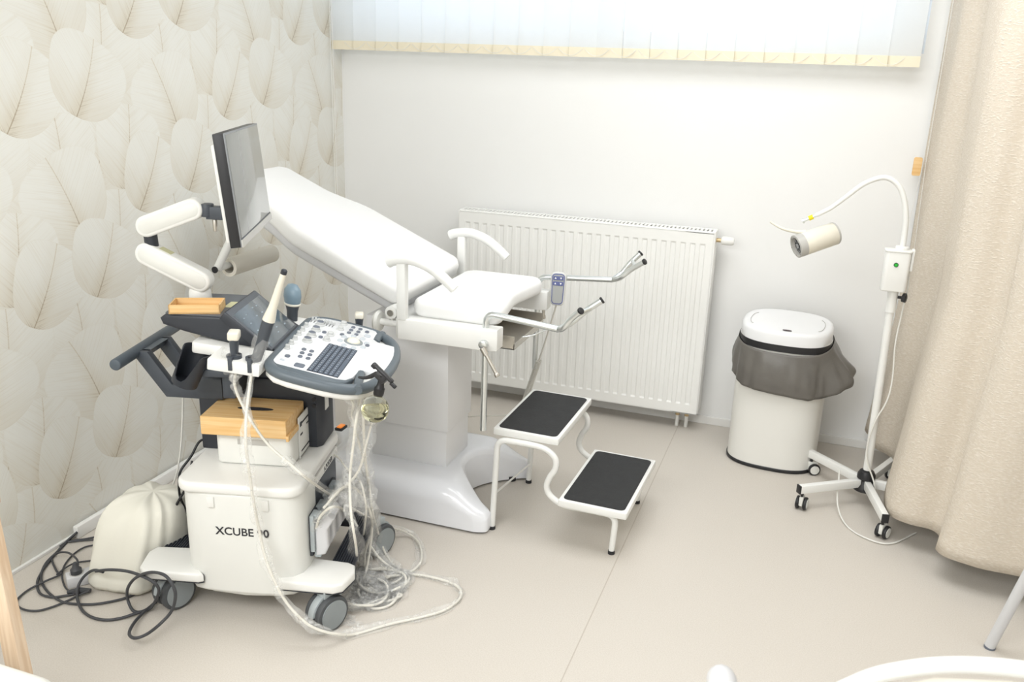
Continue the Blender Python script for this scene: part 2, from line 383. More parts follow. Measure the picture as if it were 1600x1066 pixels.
def lathe(bm, prof, o=(0, 0, 0), seg=28, mtx=None, mi=0):
    b = B(); rings = []
    for r, z in prof: rings.append([b.verts.new((r*math.cos(2*PI*k/seg), r*math.sin(2*PI*k/seg), z)) for k in range(seg)])
    for a, c in zip(rings, rings[1:]):
        for k in range(seg): b.faces.new((a[k], a[(k+1) % seg], c[(k+1) % seg], c[k]))
    if prof[0][0] > 1e-5: b.faces.new(rings[0][::-1])
    if prof[-1][0] > 1e-5: b.faces.new(rings[-1])
    bmesh.ops.remove_doubles(b, verts=b.verts[:], dist=1e-5)
    m = Matrix.Translation(Vector(o)); m = m if mtx is None else mtx @ m
    return merge(bm, b, m, mi)
def aim(p, d, up=(0, 0, 1)):
    """matrix whose z axis points along d at p"""
    d = Vector(d).normalized(); x = Vector(up).cross(d)
    if x.length < 1e-5: x = Vector((1, 0, 0))
    x.normalize(); y = d.cross(x)
    return Matrix(((x.x, y.x, d.x, p[0]), (x.y, y.y, d.y, p[1]), (x.z, y.z, d.z, p[2]), (0, 0, 0, 1)))
def text_mesh(s, size, mtx, sx=1.0, ext=0.0004, bold=0.0):
    cu = bpy.data.curves.new('t', 'FONT'); cu.body = s; cu.size = size; cu.extrude = ext; cu.offset = bold; cu.align_x = 'CENTER'; cu.align_y = 'CENTER'; cu.resolution_u = 4
    o = bpy.data.objects.new('t', cu); C.objects.link(o); bpy.context.view_layer.update()
    me = bpy.data.meshes.new_from_object(o.evaluated_get(bpy.context.evaluated_depsgraph_get())); me.materials.clear()
    bpy.data.objects.remove(o); me.transform(mtx @ Matrix.Diagonal((sx, 1, 1, 1))); return me
def tmat(m): return lambda p: m @ Vector(p)
def T(x, y, z): return Matrix.Translation((x, y, z))
def RZ(a): return Matrix.Rotation(a, 4, 'Z')
def RX(a): return Matrix.Rotation(a, 4, 'X')
def RY(a): return Matrix.Rotation(a, 4, 'Y')

# ================================================================== ROOM
XR, YF, ZC = 5.4, -5.6, 2.75
struct('floor', box(B(), -0.2, XR+0.2, YF-0.2, 0.3, -0.1, 0), 'floor')
struct('ceiling', box(B(), -0.2, XR+0.2, YF-0.2, 0.3, ZC, ZC+0.1), 'ceil')
struct('wall_left', box(B(), -0.2, 0, YF, 0, 0, ZC), WP)
struct('wall_right', box(B(), XR, XR+0.2, YF, 0, 0, ZC), 'wall')
struct('wall_front', box(B(), -0.2, XR+0.2, YF-0.2, YF, 0, ZC), 'wall')
b = B()
WX0, WX1, WZ0, WZ1 = 0.03, 2.765, 1.80, 2.62
box(b, -0.2, XR+0.2, 0, 0.3, 0, WZ0); box(b, -0.2, WX0, 0, 0.3, WZ0, ZC); box(b, WX1, XR+0.2, 0, 0.3, WZ0, ZC); box(b, WX0, WX1, 0, 0.3, WZ1, ZC)
struct('wall_back', b, 'wall')
win = struct('window_1', box(B(), WX0, WX1, 0.20, 0.206, WZ0, WZ1), 'glass')
b = B()
for x0, x1, z0, z1 in ((WX0, WX1, WZ0, WZ0+0.07), (WX0, WX1, WZ1-0.07, WZ1), (WX0, WX0+0.07, WZ0, WZ1), (WX1-0.07, WX1, WZ0, WZ1), (1.36, 1.44, WZ0, WZ1)):
    box(b, x0, x1, 0.165, 0.235, z0, z1, 0.004)
struct('window_frame', b, 'sash', win)
struct('baseboard_back', box(B(), 0.0, XR, -0.012, 0, 0, 0.042, 0.003), 'trim')
struct('baseboard_left', box(B(), 0, 0.012, YF, -0.012, 0, 0.012, 0.002), 'trim')
b = B(); box(b, 0.012, 0.034, -2.056, -0.04, 0.001, 0.048, 0.003)
tag(obj('cable_trunking', b, 'trim'), 'white plastic cable duct running along foot of leaf wallpaper', 'cable duct')

# ================================================================== VERTICAL BLIND
bl = thing('vertical_blind', 'white vertical slat blind with beige hem hanging before window', 'blind', (1.38, -0.09, 1.745))
N = 22; pitch = 0.1248; sw = 0.127
for i in range(N):
    cx = 0.003+pitch*(i+0.5); a = rad(7 if i < 11 else 8)
    zb = 1.745; b = B(); K = 6
    ca, sa = math.cos(a), math.sin(a)
    def sp(t, z):
        s = (t-0.5)*sw; bow = 0.006*(1-(2*t-1)**2)
        return (cx+s*ca, -0.09+s*sa*(1 if i < 11 else -1)-bow, z)
    for z0, z1 in ((zb+0.042, ZC-0.06),):
        g = [[b.verts.new(sp(k/K, z)) for k in range(K+1)] for z in (z0, z1)]
        for k in range(K): b.faces.new((g[0][k], g[0][k+1], g[1][k+1], g[1][k]))
    so = obj('slat', b, 'slat', bl)
    b = B(); g = []
    for z, off in ((zb, -0.003), (zb+0.043, -0.0045), (zb+0.043, 0.003), (zb, 0.003)):
        g.append([b.verts.new(Vector(sp(k/K, z))+Vector((0, off, 0))) for k in range(K+1)])
    for j in range(4):
        for k in range(K): b.faces.new((g[j][k], g[j][k+1], g[(j+1) % 4][k+1], g[(j+1) % 4][k]))
    b.faces.new([g[j][0] for j in range(4)]); b.faces.new([g[j][K] for j in range(3, -1, -1)])
    obj('hem_pocket', b, 'pocket', so)
b = B()
for i in range(N-1):
    x0 = 0.003+pitch*(i+0.5); pts = []
    for k in range(9):
        t = k/8; pts.append((x0+0.06+(t-0.5)*0.115+0.01, -0.102, 1.780-0.030*(1-(2*t-1)**2)))
    tube(b, pts, 0.0011, 5)
obj('spacer_chain', b, 'chain', bl)
obj('head_rail', box(B(), 0.0, 2.76, -0.115, -0.065, ZC-0.07, ZC-0.001, 0.004), 'white', bl)
# cords near the corner
b = B()
for dx, zz in ((0.0, 1.02), (0.012, 1.0)):
    tube(b, [(0.012+dx, -0.125, 2.7), (0.012+dx, -0.127, 1.8), (0.014+dx, -0.126, zz)], 0.0016, 6)
tube(b, [(0.012, -0.126, 1.02), (0.018, -0.126, 1.0), (0.024, -0.126, 1.0)], 0.0016, 6)
tag(obj('blind_cord', b, 'chain'), 'thin white cord loop hanging in corner beside leaf wallpaper', 'blind cord')
# bead chain with wooden weight at right
b = B()
def beads(b, p0, p1, r=0.0022, step=0.007):
    p0, p1 = Vector(p0), Vector(p1); n = int((p1-p0).length/step)
    tube(b, [p0, p1], 0.0009, 4)
    for i in range(n+1):
        s = B(); bmesh.ops.create_icosphere(s, subdivisions=1, radius=r); merge(b, s, Matrix.Translation(p0.lerp(p1, i/max(n, 1))))
beads(b, (2.832, -0.06, 2.68), (2.826, -0.09, 1.36)); beads(b, (2.838, -0.06, 2.68), (2.836, -0.09, 1.36))
beads(b, (2.826, -0.09, 1.36), (2.80, -0.09, 0.98)); beads(b, (2.836, -0.09, 1.36), (2.855, -0.09, 0.80))
tag(obj('bead_chain', b, 'chain'), 'long white bead chain hanging beside curtain edge', 'blind chain')
b = B(); slab(b, rrect(-0.017, 0.017, -0.047, 0.030, 0.007), -0.006, 0.006, 0.001, 1, mtx=T(2.806, -0.074, 1.352) @ RX(PI/2))
tag(obj('cord_weight', b, 'bamboo'), 'small bamboo block hanging on wall by bead chain', 'cord holder')

# ================================================================== RADIATOR
rd = thing('radiator', 'white ribbed panel radiator on wall under window', 'radiator', (1.37, -0.10, 0.093))
RX0, RX1, RZ0, RZ1, RYF = 0.733, 1.998, 0.093, 0.993, -0.150
b = B(); n = 27; pt = (RX1-RX0-0.05)/n; xs = [RX0]
for i in range(n):
    c = RX0+0.025+pt*(i+0.5); xs += [c-0.0135, c-0.0095, c+0.0095, c+0.0135]
xs.append(RX1)
zs = [RZ0, RZ0+0.048, RZ0+0.056, RZ1-0.060, RZ1-0.052, RZ1]
g = []
for zi, z in enumerate(zs):
    row = []
    for xi, x in enumerate(xs):
        ins = zi in (2, 3) and 0 < xi < len(xs)-1 and (xi-1) % 4 in (1, 2)
        row.append(b.verts.new((x, RYF+(0.0045 if ins else 0), z)))
    g.append(row)
for zi in range(5):
    for xi in range(len(xs)-1): b.faces.new((g[zi][xi], g[zi][xi+1], g[zi+1][xi+1], g[zi+1][xi]))
# returns
for (x, y) in (): pass
box(b, RX0, RX1, RYF+0.008, RYF+0.014, RZ0, RZ1)
for z0, z1 in ((RZ0, RZ0+0.006), (RZ1-0.006, RZ1)): box(b, RX0, RX1, RYF, RYF+0.012, z0, z1, 0.001)
obj('front_panel', b, 'rad', rd, smooth=20)
b = B(); box(b, RX0, RX1, -0.058, -0.046, RZ0, RZ1, 0.003)
obj('rear_panel', b, 'rad', rd)
for x in (RX0-0.006, RX1-0.002): obj('side_cover', box(B(), x, x+0.008, RYF+0.004, -0.040, RZ0+0.01, RZ1+0.004, 0.002), 'rad', rd)
b = B(); n = 66
box(b, RX0, RX1, -0.136, -0.122, RZ1-0.004, RZ1+0.004, 0.001); box(b, RX0, RX1, -0.062, -0.046, RZ1-0.004, RZ1+0.004, 0.001)
for i in range(n+1):
    x = RX0+0.005+(RX1-RX0-0.012)*i/n; box(b, x-0.0055, x+0.0055, -0.124, -0.060, RZ1-0.002, RZ1+0.003)
obj('top_grille', b, 'rad', rd)
obj('convector', box(B(), RX0+0.01, RX1-0.01, -0.118, -0.062, RZ0+0.03, RZ1-0.03), 'grille', rd)
b = B()
cyl(b, (RX1+0.004, -0.09, 0.953), (RX1+0.03, -0.09, 0.953), 0.010, seg=12, mi=1)
lathe(b, [(0.014, 0), (0.020, 0.006), (0.0205, 0.03), (0.019, 0.05), (0.014, 0.058), (0.0, 0.060)], mtx=aim((RX1+0.028, -0.09, 0.953), (1, 0, 0)))
obj('thermostat_head', b, ['white', 'brass'], rd)
for x in (1.900, 1.945):
    b = B(); cyl(b, (x, -0.085, 0.0), (x, -0.085, 0.060), 0.009, seg=12)
    cyl(b, (x, -0.085, 0.058), (x, -0.085, 0.098), 0.011, seg=8, mi=1)
    obj('pipe_valve', b, ['white', 'brass'], rd)

# ================================================================== EXAMINATION CHAIR
CY = -1.18
ch = thing('examination_chair', 'white gynaecological examination chair with reclined backrest and leg holders', 'examination chair', (1.0, CY, 0))
b = B(); NY, NX = 44, 40; grid = []
def xr_(t):
    a = abs(t); return (1.215+0.185*min(1, a/0.80)**2.1) if a < 0.80 else 1.405-0.05*max(0, (a-0.90)/0.10)**2.5
def xl_(t):
    a = abs(t); return (0.58-0.13*min(1, a/0.80)**2.1) if a < 0.80 else 0.445+0.05*max(0, (a-0.90)/0.10)**2.5
def topz(x, t):
    u = max(0, (abs(x-0.98)-0.24)/0.19); u = min(1, u); u = u*u*(3-2*u); h = 0.172-0.082*u
    e = max(0, (abs(t)-0.74)/0.26); return h-(h*0.42)*(1-math.sqrt(max(0, 1-e**2.2)))
rows = []
for j in range(NY+1):
    t = math.sin((j/NY-0.5)*PI) if True else 0
    y = CY+t*0.285; xl, xr = xl_(t), xr_(t); r = []
    for i in range(NX+1):
        s = 0.5-0.5*math.cos(PI*i/NX); x = xl+(xr-xl)*s
        z = topz(x, t); ed = min(s, 1-s)*(xr-xl)
        z -= 0.022*(1-min(1, ed/0.022))**2
        r.append(b.verts.new((x, y, z)))
    rows.append(r)
for j in range(NY):
    for i in range(NX): b.faces.new((rows[j][i], rows[j][i+1], rows[j+1][i+1], rows[j+1][i]))
loop = rows[0][:]+[r[-1] for r in rows[1:]]+rows[-1][-2::-1]+[r[0] for r in rows[-2:0:-1]]
low = [b.verts.new((v.co.x, v.co.y, 0.008)) for v in loop]
for k in range(len(loop)): b.faces.new((loop[k], low[k], low[(k+1) % len(loop)], loop[(k+1) % len(loop)]))
obj('base', b, 'gloss', ch, smooth=50)
for x, y in ((0.55, -1.38), (0.55, -0.98), (1.34, -1.38), (1.34, -0.98)): obj('foot', cyl(B(), (x, y, 0), (x, y, 0.02), 0.018), 'rubber', ch)
b = B(); box(b, 0.842, 1.172, -1.302, -1.075, 0.165, 0.40, 0.004); obj('lower_column', b, 'column', ch)
b = B(); box(b, 0.832, 1.181, -1.312, -1.066, 0.325, 0.765, 0.004); obj('column_sleeve', b, 'column', ch)
b = B(); box(b, 0.578, 0.612, -1.150, -1.098, 0.166, 0.178, 0.002); box(b, 0.584, 0.606, -1.143, -1.105, 0.175, 0.183, 0.002, mi=1)
obj('power_switch', b, ['black', 'orange'], ch)
# seat frame
b = B(); box(b, 0.98, 1.30, -1.44, -0.93, 0.790, 0.824, 0.004); obj('seat_plate', b, 'enamel', ch)
for y0, y1 in ((-1.512, -1.440), (-0.930, -0.862)):
    b = B(); slab(b, [(1.055, y0+0.015), (1.070, y0), (1.41, y0), (1.445, y0+0.012), (1.445, y1), (1.055, y1)], 0.755, 0.832, 0.005, 2); obj('side_rail', b, 'enamel', ch)
b = B()
cyl(b, (0.97, -1.475, 0.80), (1.06, -1.475, 0.80), 0.013, seg=14); cyl(b, (1.03, -1.475, 0.83), (1.03, -1.475, 0.80), 0.006, seg=8)
cyl(b, (1.035, -1.50, 0.845), (1.035, -1.44, 0.845), 0.024, seg=18, bev=0.003)
obj('hinge', b, 'enamel', ch)
b = B(); cyl(b, (1.035, -1.505, 0.845), (1.035, -1.4985, 0.845), 0.012, seg=14); obj('hinge_bolt', b, 'steel', ch)
b = B(); lathe(b, [(0.004, 0), (0.035, 0.003), (0.042, 0.012), (0.035, 0.022), (0, 0.024)], mtx=aim((0.985, -1.475, 0.80), (-1, 0, 0))); obj('adjusting_knob', b, 'cream', ch)
# seat cushion with scooped front
P = []
for q in rrect(1.088, 1.430, -1.462, -0.900, 0.06, 5): P.append(q)
front = [q for q in P if q[0] > 1.427]
out = []
for q in P: out.append(q)
ins = [(1.422, -1.33), (1.412, -1.27), (1.400, -1.20), (1.402, -1.12), (1.414, -1.05), (1.423, -1.0)]
res_ = []
for i, q in enumerate(out):
    res_.append(q)
    if i == 5: res_ += ins
b = B(); slab(b, res_, 0.826, 0.892, 0.024, 4)
obj('seat_cushion', b, 'vinyl', ch, smooth=60)
# backrest: local s runs from hinge toward the head, then tilted
A = rad(23.4)
Bm = T(1.085, CY, 0.832) @ RY(A) @ Matrix.Scale(-1, 4, (1, 0, 0))      # +s goes to -x and up
def bk(wf, s0, s1, n=14, hw=0.285, r=0.05):
    R_ = []; L_ = []
    for i in range(n+1):
        s = s0+(s1-s0)*i/n; k = wf(s); e = 1.0
        if s-s0 < r: e = 1-(r/hw)*(1-math.sqrt(1-((r-(s-s0))/r)**2))
        if s1-s < r: e = min(e, 1-(r/(hw*k))*(1-math.sqrt(max(0, 1-((r-(s1-s))/r)**2))))
        R_.append((s, -hw*k*e)); L_.append((s, hw*k*e))
    return R_+L_[::-1]
def wf(s):
    u = min(1, max(0, (s-0.50)/0.22)); u = u*u*(3-2*u); return 1-0.25*u
b = B(); slab(b, bk(wf, 0.045, 0.935, 40), 0.0, 0.078, 0.026, 4, mtx=Bm)
obj('backrest_cushion', b, 'vinyl', ch, smooth=60)
b = B(); slab(b, bk(wf, 0.06, 0.90, 40, 0.245, 0.05), -0.045, 0.004, 0.016, 3, mtx=Bm)
obj('backrest_shell', b, 'shellgrey', ch, smooth=60)
# armrests
for y, dx, dz, nm in ((-1.502, 0.0, 0.0, 'armrest'), (-0.862, -0.038, -0.018, 'armrest')):
    b = B(); tube(b, [(1.030+dx, y, 1.032+dz), (1.055+dx, y, 1.042+dz), (1.12+dx, y, 1.050+dz), (1.19+dx, y, 1.030+dz), (1.245+dx, y, 0.995+dz), (1.285+dx, y, 0.962+dz)], 0.019, 14, smooth=5, rfn=lambda t, i: 0.021-0.003*t)
    ar = obj('armrest', b, 'enamel', ch, smooth=50)
    b = B(); box(b, 1.066+dx, 1.102+dx, y-0.016, y+0.016, 0.828, 1.035+dz, 0.006); obj('armrest_post', b, 'enamel', ar)
# leg holders
def legholder(y, e1, e2, za, elbow, zb):
    b = B(); tube(b, bend([(1.393, y, zb), (1.396, y, za), elbow], 0.035), 0.0115, 14)
    lh = obj('leg_holder', b, 'chrome', ch, smooth=50)
    ex = Vector(elbow); b = B()
    for e in (e1, e2):
        e = Vector(e); m1 = ex.lerp(e, 0.28)+Vector((0, (e.y-ex.y)*0.35, -0.008)); tube(b, [ex, m1, ex.lerp(e, 0.6)+Vector((0, (e.y-ex.y)*0.18, 0)), e], 0.0105, 12, smooth=5)
    q1, q2 = ex.lerp(Vector(e1), 0.72), ex.lerp(Vector(e2), 0.72); tube(b, [q1, q2], 0.008, 8)
    obj('fork', b, 'chrome', lh, smooth=50)
    for e in (e1, e2):
        e = Vector(e); d = (e-ex).normalized(); b = B(); cyl(b, e-d*0.002, e+d*0.006, 0.0122, seg=14, bev=0.002); obj('end_cap', b, 'black', lh)
legholder(-1.480, (1.79, -1.43, 0.964), (1.745, -1.53, 0.947), 0.884, (1.660, -1.48, 0.860), 0.442)
legholder(-0.885, (1.794, -0.83, 1.01), (1.831, -0.93, 1.0), 0.884, (1.703, -0.885, 0.906), 0.488)
for y, s in ((-1.512, -1), (-0.905, 1)):
    b = B(); yk = y+s*0.018 if s < 0 else -0.850
    y0 = y if s < 0 else -0.864
    cyl(b, (1.403, y0, 0.783), (1.403, y0+s*0.022, 0.783), 0.015, seg=16, bev=0.003)
    obj('clamp_knob', b, 'chrome', ch)
    b = B(); p0 = Vector((1.406, y0+s*0.026, 0.775)); p1 = Vector((1.462, y0+s*0.036, 0.694)) if s < 0 else Vector((1.405, y0+s*0.036, 0.706))
    cyl(b, p0, p0.lerp(p1, 0.28), 0.011, 0.010, seg=12); cyl(b, p0.lerp(p1, 0.25), p1, 0.0065, seg=10); cyl(b, p1, p1+(p1-p0).normalized()*0.014, 0.0095, seg=12, bev=0.002)
    obj('clamp_lever', b, 'steel', ch)
# steel drip tray under the seat front
b = B()
x0, x1, y0, y1, z0, z1 = 1.25, 1.475, -1.40, -1.06, 0.735, 0.806
box(b, x0, x1, y0, y1, z0, z0+0.003)
box(b, x0, x0+0.003, y0, y1, z0, z1); box(b, x1-0.003, x1, y0, y1, z0, z0+0.022); box(b, x0, x1, y0, y0+0.003, z0, z0+0.05); box(b, x0, x1, y1-0.003, y1, z0, z0+0.05)
obj('drip_tray', b, 'steel', ch)
b = B(); tube(b, [(1.47, -1.30, 0.755), (1.51, -1.29, 0.765), (1.535, -1.23, 0.77), (1.51, -1.17, 0.765), (1.47, -1.16, 0.755)], 0.0028, 8, smooth=5); obj('tray_handle', b, 'chrome', ch)
# paper roll holder under the head end
b = B(); tube(b, [(0.300, -1.36, 1.075), (0.192, -1.36, 0.891)], 0.0165, 14); hd = obj('roll_bracket', b, 'enamel', ch)
b = B(); cyl(b, (0.192, -1.3765, 0.888), (0.192, -1.381, 0.888), 0.0135, seg=16)
d = Vector((0.300-0.192, 0, 1.075-0.891)).normalized(); cyl(b, Vector((0.192, -1.36, 0.891))-d*0.003, Vector((0.192, -1.36, 0.891)), 0.0135, seg=14); obj('end_plug', b, 'black', hd)
b = B(); cyl(b, (0.197, -1.36, 0.893), (0.197, -0.98, 0.893), 0.0145, seg=16); obj('cross_bar', b, 'enamel', hd)
# paper roll
b = B(); ro, ri, yc0, yc1 = 0.038, 0.024, -1.305, -1.00
cxr, czr = 0.203, 0.8835
rg = []
for (r, y) in ((ri, yc0), (ro, yc0), (ro, yc1), (ri, yc1)):
    rg.append([b.verts.new((cxr+r*math.cos(2*PI*k/32), y, czr+r*math.sin(2*PI*k/32))) for k in range(32)])
for j in range(4):
    for k in range(32): b.faces.new((rg[j][k], rg[j][(k+1) % 32], rg[(j+1) % 4][(k+1) % 32], rg[(j+1) % 4][k]))
tag(obj('paper_roll', b, 'paper'), 'cream paper roll on bar under head end of examination chair', 'paper roll')
# hand control hanging on the far leg holder
hc = thing('hand_control', 'grey hand control with blue arrow keys hanging on far leg holder', 'remote control', (1.487, -0.908, 0.79), rad(5))
hm = T(1.487, -0.911, 0.850) @ RZ(rad(8)) @ RX(rad(82))
b = B(); slab(b, [(x*(1+y*1.2), y) for x, y in rrect(-0.030, 0.030, -0.068, 0.068, 0.018, 6)], -0.010, 0.010, 0.006, 3, mtx=hm); obj('body', b, 'handset', hc)
b = B(); slab(b, [(x*(1+y*1.2), y) for x, y in rrect(-0.025, 0.025, -0.062, 0.062, 0.015, 6)], 0.0095, 0.011, 0.0004, 1, mtx=hm); obj('face_rim', b, 'bluekey', hc)
b = B(); slab(b, [(x*(1+y*1.2), y) for x, y in rrect(-0.0215, 0.0215, -0.058, 0.058, 0.012, 6)], 0.0105, 0.0118, 0.0003, 1, mtx=hm); obj('face', b, 'pad', hc)
for yy in (0.022, 0.044):
    b = B(); slab(b, rrect(-0.021, 0.021, yy-0.008, yy+0.008, 0.003, 3), 0.0115, 0.0135, 0.0005, 1, mtx=hm)
    for sx_ in (-1, 1):
        up_ = (yy > 0.03)*1
        s_ = 1 if sx_ < 0 else -1
        slab(b, [(sx_*0.011-0.004, yy-0.003*s_), (sx_*0.011+0.004, yy-0.003*s_), (sx_*0.011, yy+0.0045*s_)][::s_], 0.0135, 0.0139, 0, mtx=hm, mi=1)
    obj('arrow_key', b, ['bluekey', 'white'], hc)
b = B(); box(b, -0.016, 0.016, 0.045, 0.064, -0.035, -0.009, 0.004, mtx=hm); obj('hook', b, 'handset', hc)
b = B(); tube(b, [(1.483, -0.905, 0.788), (1.470, -0.90, 0.74), (1.44, -0.90, 0.62), (1.415, -0.90, 0.53)], 0.0035, 8, smooth=5)
pts = []; p0, p1 = Vector((1.415, -0.90, 0.53)), Vector((1.34, -0.86, 0.30)); n = 34
for i in range(n*8+1):
    t = i/(n*8); a = 2*PI*i/8; c = p0.lerp(p1, t); pts.append(c+Vector((math.cos(a)*0.011, math.sin(a)*0.011, 0)))
tube(b, pts, 0.0024, 5)
tube(b, [(1.345, -0.86, 0.30), (1.31, -0.86, 0.26), (1.24, -0.88, 0.245), (1.18, -0.95, 0.26), (1.17, -1.07, 0.30)], 0.003, 6, smooth=5)
obj('coiled_cord', b, 'coil', hc)

# ================================================================== STEP STOOL
st = thing('step_stool', 'two-step white metal stool with black anti-slip treads', 'step stool', (1.65, -1.18, 0))
def tray(x0, x1, y0, y1, zt, yaw):
    m = T((x0+x1)/2, (y0+y1)/2, zt) @ RZ(yaw); hx, hy = (x1-x0)/2, (y1-y0)/2
    b = B(); slab(b, rrect(-hx, hx, -hy, hy, 0.006, 3), -0.026, 0.0, 0.003, 2, mtx=m)
    f = obj('step_frame', b, 'enamel', st)
    b = B(); slab(b, rrect(-hx+0.013, hx-0.013, -hy+0.016, hy-0.016, 0.018, 4), -0.002, 0.0025, 0.001, 1, mtx=m); obj('tread', b, 'mat_', f)
tray(1.405, 1.660, -1.397, -0.947, 0.418, rad(-1.0))
tray(1.682, 1.940, -1.440, -0.952, 0.196, rad(-1.5))
for y, o in ((-1.400, 0), (-0.975, 0.006)):
    b = B(); tube(b, bend([(1.409+o, y, 0.012), (1.422+o, y, 0.378), (1.505, y, 0.380)], 0.05), 0.0115, 12); obj('leg', b, 'enamel', st)
    b = B(); tube(b, [(1.50, y, 0.380), (1.575, y, 0.378), (1.618+o, y, 0.368), (1.648+o, y, 0.340), (1.650+o, y, 0.300), (1.630+o, y, 0.262), (1.620+o, y, 0.222), (1.638+o, y, 0.186), (1.69+o, y, 0.160), (1.76, y, 0.159), (1.83, y, 0.159)], 0.0115, 12, smooth=5); obj('curved_support', b, 'enamel', st)
    b = B(); tube(b, bend([(1.80, y, 0.159), (1.888+o, y, 0.158), (1.880+o, y, 0.012)], 0.04), 0.0115, 12); obj('leg', b, 'enamel', st)
    for x in (1.409+o, 1.880+o):
        b = B(); cyl(b, (x, y, 0), (x, y, 0.014), 0.0128, seg=14); obj('rubber_foot', b, 'rubber', st)
b = B(); tube(b, [(1.414, -1.40, 0.150), (1.420, -0.975, 0.09)], 0.004, 8); obj('brace', b, 'enamel', st)

# ================================================================== TRASH BIN
bn = thing('waste_bin', 'tall white oval sensor bin with grey bag folded over rim', 'waste bin', (2.37, -0.29, 0), rad(-3))
Mb = T(2.372, -0.285, 0) @ RZ(rad(-4))
def oval(a, c, n=56, e=2.7):
    P = []
    for i in range(n):
        t = 2*PI*i/n; x, y = math.cos(t), math.sin(t)
        P.append((a*abs(x)**(2/e)*(1 if x >= 0 else -1), c*abs(y)**(2/e)*(1 if y >= 0 else -1)))
    return P
def loftov(b, levels, mtx=None, cap=(True, True), e=2.7, n=56):
    t = B(); R_ = []
    for a, c, z, *sl in levels:
        k = sl[0] if sl else 0
        R_.append([t.verts.new((x, y, z+k*y)) for x, y in oval(a, c, n, e)])
    for p, q in zip(R_, R_[1:]):
        for i in range(n): t.faces.new((p[i], p[(i+1) % n], q[(i+1) % n], q[i]))
    if cap[0]: t.faces.new(R_[0][::-1])
    if cap[1]: t.faces.new(R_[-1])
    return merge(b, t, mtx)
obj('body', loftov(B(), [(0.196, 0.158, 0.014), (0.196, 0.158, 0.60)], Mb), 'binw', bn, smooth=40)
obj('base_ring', loftov(B(), [(0.196, 0.158, 0.0), (0.2, 0.162, 0.004), (0.2, 0.162, 0.014), (0.197, 0.159, 0.017)], Mb), 'black', bn, smooth=40)
obj('rim_band', loftov(B(), [(0.194, 0.160, 0.565, 0.03), (0.198, 0.164, 0.568, 0.03), (0.198, 0.164, 0.598, 0.04), (0.194, 0.16, 0.60, 0.04)], Mb), 'black', bn, smooth=40)
lid = obj('lid', loftov(B(), [(0.190, 0.158, 0.594, 0.04), (0.194, 0.163, 0.598, 0.04), (0.194, 0.163, 0.640, 0.05), (0.190, 0.160, 0.652, 0.06), (0.182, 0.152, 0.659, 0.065), (0.172, 0.142, 0.6595, 0.065), (0.1, 0.1, 0.664, 0.067)], Mb), 'binlid', bn, smooth=50)
b = B()
for s in (-1, 1):
    pts = [Mb @ Vector((s*(0.135+0.022*math.cos(a)), 0.075*math.sin(a)-0.02, 0.6625+0.066*(0.075*math.sin(a)-0.02))) for a in [rad(-85+170*k/12) for k in range(13)]]
    tube(b, pts, 0.0012, 5)
obj('hinge_groove', b, 'lampgrey', lid)
b = B(); slab(b, oval(0.019, 0.0055, 24, 2.0), -0.001, 0.0015, mtx=Mb @ T(0.012, -0.134, 0.6535) @ RX(rad(3.8))); obj('sensor_window', b, 'pblk', lid)
# bag draped over the rim
b = B(); n = 120; lv = 16; R_ = []
zlow = [(-180, 0.43), (-150, 0.42), (-125, 0.385), (-90, 0.375), (-60, 0.362), (-35, 0.38), (-12, 0.43), (0, 0.46), (20, 0.45), (60, 0.42), (120, 0.42), (180, 0.43)]
def li(tab, a):
    for (a0, v0), (a1, v1) in zip(tab, tab[1:]):
        if a0 <= a <= a1: return v0+(v1-v0)*(a-a0)/(a1-a0)
    return tab[0][1]
for j in range(lv+1):
    v = j/lv; row = []
    for i in range(n):
        a = -180+360*i/n; t = rad(a); x, y = math.cos(t), math.sin(t)
        ex = abs(x)**(2/2.7)*(1 if x >= 0 else -1)*0.198; ey = abs(y)**(2/2.7)*(1 if y >= 0 else -1)*0.164
        fold = noise.noise(Vector((x*2.6, y*2.6, v*0.7)))*0.5+noise.noise(Vector((x*7, y*7, v*1.6)))*0.34
        flare = math.exp(-((a+6)/26)**2)
        tuck = 0.5*(1+math.sin(a*0.55))
        off = 0.003+(0.022+0.028*fold)*math.sin(min(1, v*1.15)*PI*0.62)**1.1+flare*0.115*(v**1.7)*(1-0.25*max(0, v-0.85)/0.15)+0.006*math.sin(t*23)*v*(0.3+flare)
        z = 0.590-v*(0.590-li(zlow, a))+0.01*fold*v+0.035*y*(1-v)
        l_ = math.hypot(ex, ey); off = max(off, 0.0025)
        row.append(b.verts.new((ex*(1+off/l_), ey*(1+off/l_), z)))
    R_.append(row)
for p, q in zip(R_, R_[1:]):
    for i in range(n): b.faces.new((p[i], p[(i+1) % n], q[(i+1) % n], q[i]))
bmesh.ops.transform(b, matrix=Mb, verts=b.verts[:])
me = fin(b, 70); bo = obj('bin_bag', me, 'bag')
tag(bo, 'translucent grey plastic bag draped around top of white bin', 'bin bag')
sm = bo.modifiers.new('t', 'SOLIDIFY'); sm.thickness = 0.0008; sm.offset = 1

